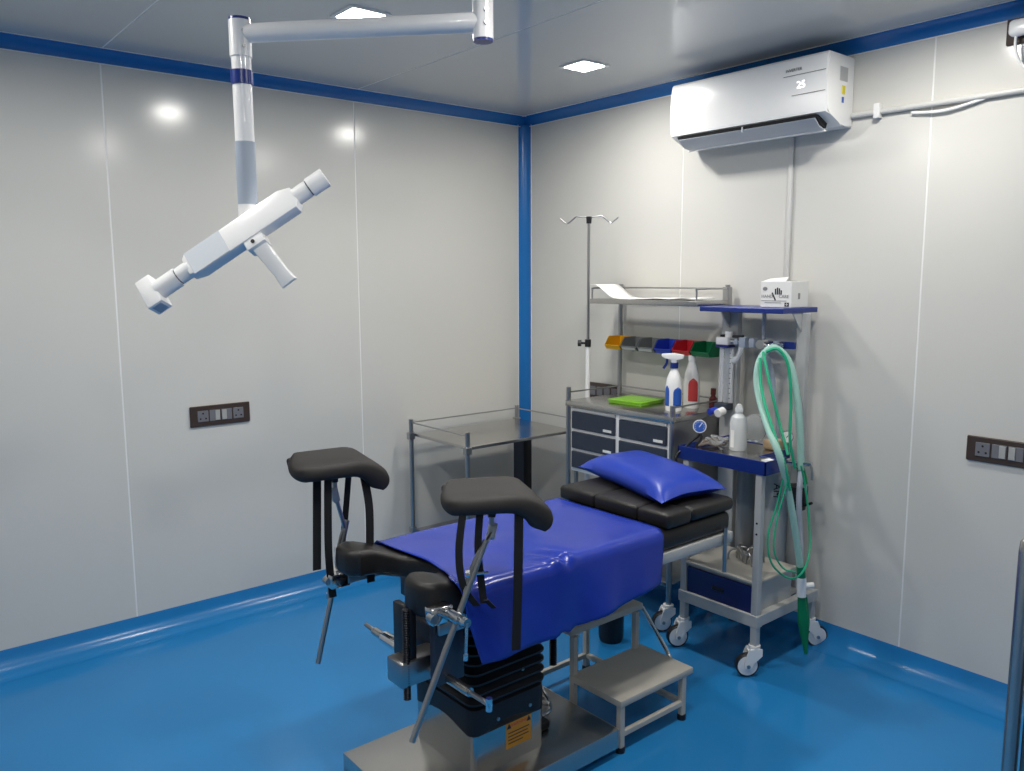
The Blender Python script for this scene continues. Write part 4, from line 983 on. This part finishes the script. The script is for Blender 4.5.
# yoke assembly with chrome manifold on the cross bar
yk = thing('gas_manifold', (-0.19, -1.80, 1.33), 'chrome and blue gas manifold on the trolley cross bar', 'manifold')
bm = NB(); cyl(bm, (-0.185, -1.632, 1.335), (-0.185, -1.90, 1.335), 0.010, 14); obj('pipe', bm, CHROME, yk)
for y, s in ((-1.665, 0.014), (-1.705, 0.024), (-1.75, 0.020), (-1.865, 0.016)):
    bm = NB(); box(bm, -0.185 - s, -0.185 + 0.018, y - s * 0.7, y + s * 0.7, 1.335 - s, 1.335 + s, 0.004, 2); obj('valve_block', bm, GREYP, yk)
bm = NB(); cyl(bm, (-0.205, -1.655, 1.358), (-0.205, -1.71, 1.362), 0.006, 10); obj('black_lever', bm, RUBBER, yk)
bm = NB(); cyl(bm, (-0.20, -1.815, 1.335), (-0.245, -1.82, 1.335), 0.02, 16); obj('round_valve', bm, CHROME, yk)
bm = NB(); tube(bm, [(-0.215, -1.80, 1.335), (-0.24, -1.85, 1.335), (-0.235, -1.885, 1.33)], 0.009, 10); obj('elbow_pipe', bm, CHROME, yk)
bm = NB(); tube(bm, [(-0.205, -1.70, 1.312), (-0.21, -1.695, 1.28), (-0.215, -1.68, 1.258), (-0.22, -1.665, 1.252)], [0.011] * 10 + [0.014] * 20, 10); obj('white_nozzle', bm, MILKY, yk)
bm = NB(); tube(bm, [(-0.205, -1.815, 1.315), (-0.165, -1.83, 1.20), (-0.136, -1.85, 1.0), (-0.136, -1.862, 0.845)], [0.013] * 8 + [0.009] * 20, 10); obj('down_hose', bm, GREYP, yk)

# things on the middle tray
bt = thing('saline_bottle', (-0.335, -1.79, 0.884), 'clear plastic fluid bottle on the navy tray', 'bottle')
bx_, by_ = -0.335, -1.79
bm = NB(); lathe(bm, [(0, 0.8845), (0.034, 0.8845), (0.037, 0.89), (0.037, 0.985), (0.0375, 1.0), (0.031, 1.028), (0.015, 1.042), (0.014, 1.05), (0, 1.05)], (bx_, by_, 0), 24); obj('bottle_body', bm, MILKY, bt)
bm = NB(); lathe(bm, [(0, 1.0495), (0.0165, 1.0495), (0.017, 1.064), (0.013, 1.072), (0.0105, 1.082), (0, 1.086)], (bx_, by_, 0), 18); obj('cap', bm, MILKY, bt)
bm = NB(); box(bm, bx_ - 0.0385, bx_ - 0.0355, by_ - 0.004, by_ + 0.012, 0.90, 0.975); obj('paper_label', bm, PAPER, bt)
cbag = thing('clear_mask', (-0.215, -1.80, 0.884), 'crumpled clear plastic breathing mask behind the fluid bottle', 'mask')
bm = NB(); bmesh.ops.create_icosphere(bm, subdivisions=3, radius=0.06)
for v in bm.verts:
    nz = noise.noise(v.co * 30); v.co *= 1 + 0.22 * nz; v.co = V((v.co.x * 0.9 - 0.235, v.co.y * 1.05 - 1.792, max(v.co.z * 1.0, -0.058) + 0.9685))
obj('mask_body', bm, CLEARP, cbag, ang=20)
bm = NB(); tube(bm, [(-0.26, -1.74, 0.915), (-0.31, -1.71, 0.892), (-0.37, -1.72, 0.8905), (-0.40, -1.75, 0.8905)], 0.005, 8); obj('mask_tube', bm, CLEARP, cbag)
tcl = thing('folded_cloth', (-0.21, -1.88, 0.884), 'folded tan cloth at the back of the navy tray', 'cloth')
bm = NB(); box(bm, -0.245, -0.17, -1.918, -1.845, 0.8845, 0.93, 0.015, 3)
for v in bm.verts: v.co += 0.006 * V((noise.noise(v.co * 25), noise.noise(v.co * 25 + V((5, 0, 0))), max(-0.2, noise.noise(v.co * 25 + V((9, 0, 0))))))
obj('cloth_body', bm, BROWN, tcl)
tap = thing('paper_note', (-0.42, -1.995, 0.884), 'small white folded paper at the tray corner', 'paper')
bm = NB(); prism(bm, [(-0.465, -2.02), (-0.40, -2.022), (-0.385, -1.975), (-0.435, -1.97)], 0.8845, 0.8865, 0); obj('paper_body', bm, PAPER, tap, smooth=False)
# coiled grey tubing + blue dial gauge
tg = thing('tubing_coil', (-0.40, -1.68, 0.884), 'tangle of taupe and clear tubing on the tray corner', 'tubing')
for k in range(5):
    bm = NB(); c0 = V((-0.385 + 0.02 * k % 0.05, -1.673 - 0.010 * k, 0.892 + 0.006 * k)); pts = []
    for i in range(14):
        a = i * 0.62; rr = 0.034 + 0.008 * math.sin(i * 1.7 + k)
        pts.append(c0 + V((rr * math.cos(a), rr * 1.1 * math.sin(a), 0.008 * math.sin(i * 1.3 + k) + 0.008)))
    tube(bm, pts, 0.0055, 6, 3); obj('tube_loop', bm, TAUPE if k < 3 else CLEARP, tg)
dg = thing('dial_gauge', (-0.47, -1.675, 0.884), 'round blue dial pressure gauge with black hoses at the tray corner', 'gauge')
gc = V((-0.465, -1.685, 0.988)); gd = (CAM - gc).normalized()
bm = NB(); cyl(bm, gc - gd * 0.008, gc + gd * 0.008, 0.0285, 28); obj('gauge_body', bm, WHITEP, dg)
bm = NB(); cyl(bm, gc + gd * 0.0075, gc + gd * 0.0092, 0.0245, 28); gf = obj('dial_face', bm, BLUL, dg)
uu = gd.cross(V((0, 0, 1))).normalized(); vv = gd.cross(uu)
bm = NB(); box(bm, -0.0015, 0.0015, -0.004, 0.019, 0, 0.001, 0, 1, basis(-uu, -vv * 1.0, gc + gd * 0.0093) @ Matrix.Rotation(-0.6, 4, 'Z')); obj('needle', bm, WHITE, gf)
bm = NB()
for k in range(10):
    a = math.radians(-30 + 240 * k / 9); q = gc + gd * 0.0093 + (uu * -math.cos(a) + vv * -math.sin(a)) * 0.019
    cyl(bm, q, q + gd * 0.0008, 0.0017, 6)
obj('dial_marks', bm, WHITE, gf)
bm = NB(); tube(bm, [gc + V((0, 0, -0.028)), gc + V((0.005, 0.01, -0.045)), gc + V((-0.01, 0.035, -0.07)), gc + V((-0.03, 0.055, -0.10)), gc + V((-0.07, 0.065, -0.13)), gc + V((-0.072, 0.06, -0.19))], 0.0055, 8); obj('hose', bm, RUBBER, dg)
bm = NB(); tube(bm, [gc + V((0, 0, -0.028)), gc + V((0.0, -0.01, -0.05)), gc + V((-0.005, 0.008, -0.08)), gc + V((0.0, 0.012, -0.098))], 0.0055, 8); obj('hose', bm, RUBBER, dg)

# cylinders standing on the deck
def gas_cyl(x, y, z0, r, h, m_, label, valve=True):
    t = thing('gas_cylinder', (x, y, z0), label, 'gas cylinder')
    bm = NB(); lathe(bm, [(0, z0), (r * .94, z0), (r, z0 + .012), (r, z0 + h - r * .9), (r * .85, z0 + h - r * .45), (r * .5, z0 + h - r * .12), (r * .3, z0 + h), (0, z0 + h)], (x, y, 0), 28); obj('cylinder_body', bm, m_, t)
    bm = NB(); cyl(bm, (x, y, z0 + h - 0.002), (x, y, z0 + h + 0.035), 0.012, 12); cyl(bm, (x - 0.03, y, z0 + h + 0.02), (x + 0.03, y, z0 + h + 0.02), 0.007, 10); obj('valve', bm, CHROME, t)
    return t
bm = NB(); box(bm, -0.21, -0.06, -1.99, -1.67, 0.26, 0.272, 0.001, 1); obj('cylinder_deck', bm, LGREY, tr)
gas_cyl(-0.145, -1.715, 0.2725, 0.046, 0.54, CYLG, 'dull grey gas cylinder under the navy tray')
gc2 = gas_cyl(-0.145, -1.865, 0.2725, 0.052, 0.53, CYLW, 'pale gas cylinder with dark hand-written letters')
text_mesh('lettering', 'MA', 0.045, basis(V((0, 0, 1)), V((0.55, -0.835, 0)).normalized(), V((-0.145, -1.865, 0.70)) + V((-0.835, -0.55, 0)).normalized() * 0.0535), INK, gc2)

# metal instruments on the drawer top
mi = thing('metal_clamps', (-0.30, -1.86, 0.398), 'heap of metal face mask clamps on the trolley drawer top', 'clamps')
for k in range(9):
    a = k * 1.25; c0 = V((-0.31 + (0.02 + 0.005 * k) * math.cos(a), -1.84 + (0.028 + 0.005 * k) * math.sin(a), 0.4035)); d = V((math.cos(a * 1.7), math.sin(a * 1.7), 0)); up = V((0, 0, 1))
    bm = NB(); tube(bm, [c0 - d * .024, c0 - d * .022 + up * .03, c0 - d * .01 + up * .046, c0 + d * .012 + up * .043, c0 + d * .024 + up * .024, c0 + d * .024], 0.005, 8, 4); obj('clamp_loop', bm, STEELD, mi)

# ------------------------------------------------------------------ hoses hung on the manifold
hz = thing('breathing_hose', (-0.24, -1.85, 1.34), 'looped pale green corrugated breathing hose with green bag hanging from the trolley', 'hose')
A_ = [at(800, 470, 'y', -2.075), at(800, 430, 'x', -0.23), at(796, 390, 'x', -0.235), at(788, 360, 'x', -0.24), at(773, 347.5, 'x', -0.262), at(760, 360, 'x', -0.30), at(757, 385, 'x', -0.34), at(766, 422, 'x', -0.42),
      at(779, 455, 'y', -2.068), at(788, 490, 'y', -2.078), at(795, 530, 'y', -2.09), at(800.5, 568, 'y', -2.10)]
A_[0] = at(801, 470, 'x', -0.22)
bm = NB(); tube(bm, resample(A_, 0.006), 0.0150, 10, 1, ripple=-0.10); obj('corrugated_hose', bm, HOSE, hz, ang=180)
A2 = [at(800, 455, 'x', -0.20), at(803, 520, 'x', -0.245), at(803, 570, 'y', -2.10)]
bm = NB(); tube(bm, resample([at(801, 470, 'x', -0.22), at(799, 500, 'x', -0.26), at(800, 535, 'y', -2.06), at(800.5, 568, 'y', -2.10)], 0.006), 0.0125, 10, 1, ripple=-0.10); obj('corrugated_hose', bm, GREYP, hz, ang=180)
bm = NB(); tube(bm, [at(763, 352, 'x', -0.33), at(770, 385, 'x', -0.36), at(780, 425, 'x', -0.36), at(788, 455, 'y', -2.056)], 0.0062, 8); obj('thin_tube', bm, HOSEG, hz)
bm = NB(); tube(bm, [at(760, 358, 'x', -0.345), at(762, 392, 'x', -0.385), at(773, 430, 'x', -0.44), at(784, 462, 'y', -2.085), at(790, 490, 'y', -2.09)], 0.0062, 8); obj('thin_tube', bm, HOSEG, hz)
bm = NB(); tube(bm, [at(766, 352, 'x', -0.31), at(778, 349, 'x', -0.29), at(788, 365, 'x', -0.27), at(791, 400, 'x', -0.26), at(790, 440, 'x', -0.27), at(795, 468, 'x', -0.24)], 0.0062, 8); obj('thin_tube', bm, HOSEG, hz)
bm = NB(); tube(bm, [at(785, 470, 'y', -2.08), at(777, 505, 'y', -2.06), at(768, 535, 'y', -2.05), at(771, 562, 'y', -2.06), at(786, 577, 'y', -2.085), at(800, 575, 'y', -2.125), at(809, 555, 'y', -2.11), at(809, 520, 'y', -2.08), at(805, 485, 'y', -2.06), at(801, 466, 'y', -2.06)], 0.0042, 8); obj('thin_tube', bm, HOSEG, hz)
bm = NB(); tube(bm, [at(788, 480, 'y', -2.09), at(777, 520, 'y', -2.07), at(774, 550, 'y', -2.07), at(783, 568, 'y', -2.085), at(796, 572, 'y', -2.125)], 0.0036, 8); obj('thin_tube', bm, HOSEG, hz)
e0, e1_ = at(800.5, 566, 'y', -2.10), at(801.5, 577, 'y', -2.10)
bm = NB(); cyl(bm, e0, e1_, 0.018, 16); obj('green_cuff', bm, GREEN, hz)
e2_ = at(801.5, 596, 'y', -2.10)
bm = NB(); cyl(bm, e1_, e2_, 0.0195, 16); cn_ = obj('white_connector', bm, WHITE, hz)
q0 = at(802, 586, 'y', -2.10); bm = NB(); cyl(bm, q0, q0 + V((0.036, -0.030, 0.004)), 0.0125, 14); obj('side_port', bm, WHITE, cn_)
# limp green bag
b0 = at(802, 594, 'y', -2.10); b1 = at(806, 654, 'y', -2.115); bm = NB(); nr, nc = 14, 20; rings = []
ax = (b1 - b0); rx = RX.copy(); ry = ax.normalized().cross(rx).normalized()
for i in range(nr + 1):
    t = i / nr; wd = (0.0165 + 0.006 * math.sin(min(1, t * 1.35) * math.pi * 0.62)) * (1 - 0.72 * max(0, t - 0.45) / 0.55); dp = wd * 0.55
    ring = []
    for k in range(nc):
        a = 2 * math.pi * k / nc; f_ = 1 + 0.22 * math.cos(5 * a + t * 2)
        ring.append(bm.verts.new(b0 + ax * t + rx * (wd * f_ * math.cos(a)) + ry * (dp * f_ * math.sin(a))))
    rings.append(ring)
for a, b in zip(rings, rings[1:]):
    for k in range(nc): bm.faces.new((a[k], a[(k + 1) % nc], b[(k + 1) % nc], b[k]))
bm.faces.new(rings[0][::-1]); bm.faces.new(rings[-1]); obj('breathing_bag', bm, GREEN, hz, ang=60)

# pressure regulator with gauge and valve at the trolley's side
rg = thing('pressure_regulator', (-0.2, -2.03, 0.90), 'chrome pressure regulator with white dial beside the navy tray', 'regulator')
rc = at(787, 437, 'x', -0.235); rd = (CAM - rc).normalized()
bm = NB(); cyl(bm, rc - rd * 0.012, rc + rd * 0.008, 0.0265, 24); obj('gauge_body', bm, CHROME, rg)
bm = NB(); cyl(bm, rc + rd * 0.0075, rc + rd * 0.0095, 0.0225, 24); gf = obj('dial_face', bm, CARD, rg)
uu = rd.cross(V((0, 0, 1))).normalized(); vv = uu.cross(rd)
bm = NB(); box(bm, -0.0012, 0.0012, -0.004, 0.016, 0, 0.001, 0, 1, basis(uu, vv, rc + rd * 0.0096) @ Matrix.Rotation(0.7, 4, 'Z')); obj('needle', bm, INK, gf)
bm = NB(); tube(bm, [rc, rc + V((0.0, -0.006, -0.03)), rc + V((0.0, -0.008, -0.07))], 0.009, 10, 2); obj('stem', bm, CHROME, rg)
v0, v1 = at(783, 462, 'x', -0.215), at(812, 464, 'x', -0.215)
bm = NB(); cyl(bm, v0, v1, 0.0085, 12); cyl(bm, v0.lerp(v1, .25), v0.lerp(v1, .5), 0.0135, 12); cyl(bm, v0.lerp(v1, .72), v0.lerp(v1, .9), 0.012, 12); obj('valve_body', bm, CHROME, rg)
bm = NB(); tube(bm, [at(809, 462, 'x', -0.215), at(812, 470, 'x', -0.215), at(812, 480, 'x', -0.215)], 0.0055, 8); obj('valve_handle', bm, STEELD, rg)
bm = NB(); tube(bm, [at(800, 466, 'x', -0.215), at(803, 478, 'x', -0.215), at(804, 484, 'x', -0.215)], 0.0165, 12, 2); obj('green_flow_tube', bm, GREEN, rg)
bm = NB(); tube(bm, [at(804, 484, 'x', -0.215), at(803, 498, 'x', -0.21)], 0.014, 12, 2); obj('clear_cup', bm, MILKY, rg)
bk = thing('black_holder', (-0.2, -2.02, 0.75), 'black plastic holder hanging behind the green hoses', 'holder')
bm = NB(); p0 = at(797, 497, 'x', -0.21); lathe(bm, [(0, -0.055), (0.036, -0.05), (0.043, 0.0), (0.043, 0.05), (0, 0.055)], p0, 20); obj('holder_body', bm, RUBBER, bk)
bm = NB(); cyl(bm, at(803, 506, 'x', -0.215), at(812, 503, 'x', -0.215), 0.006, 10); obj('peg', bm, RUBBER, bk)

# ------------------------------------------------------------------ steel cabinet at the room's right side
sx, sy = -1.50, -3.253
scb = thing('steel_cabinet', (-1.27, -3.6, 0), 'tall-legged stainless steel cabinet at the edge of the room', 'cabinet')
for x, y in ((sx, sy - 0.018), (sx + 0.42, sy - 0.018), (sx, sy - 0.72), (sx + 0.42, sy - 0.72)):
    bm = NB(); lathe(bm, [(0, 0), (0.014, 0.0), (0.014, 1.08), (0.012, 1.10), (0.007, 1.108), (0, 1.11)], (x, y + 0.004, 0), 20); obj('post', bm, STEEL, scb)
bm = NB(); box(bm, sx + 0.01, sx + 0.41, sy - 0.71, sy - 0.028, 0.12, 1.05, 0.004); bd = obj('body', bm, STEELSH, scb)
bm = NB(); box(bm, sx + 0.002, sx + 0.012, sy - 0.69, sy - 0.05, 0.16, 1.01, 0.003); d_ = obj('door', bm, SLATE, scb)
bm = NB(); box(bm, sx - 0.02, sx + 0.004, sy - 0.64, sy - 0.62, 0.55, 0.67, 0.004); obj('handle', bm, CHROME, d_)
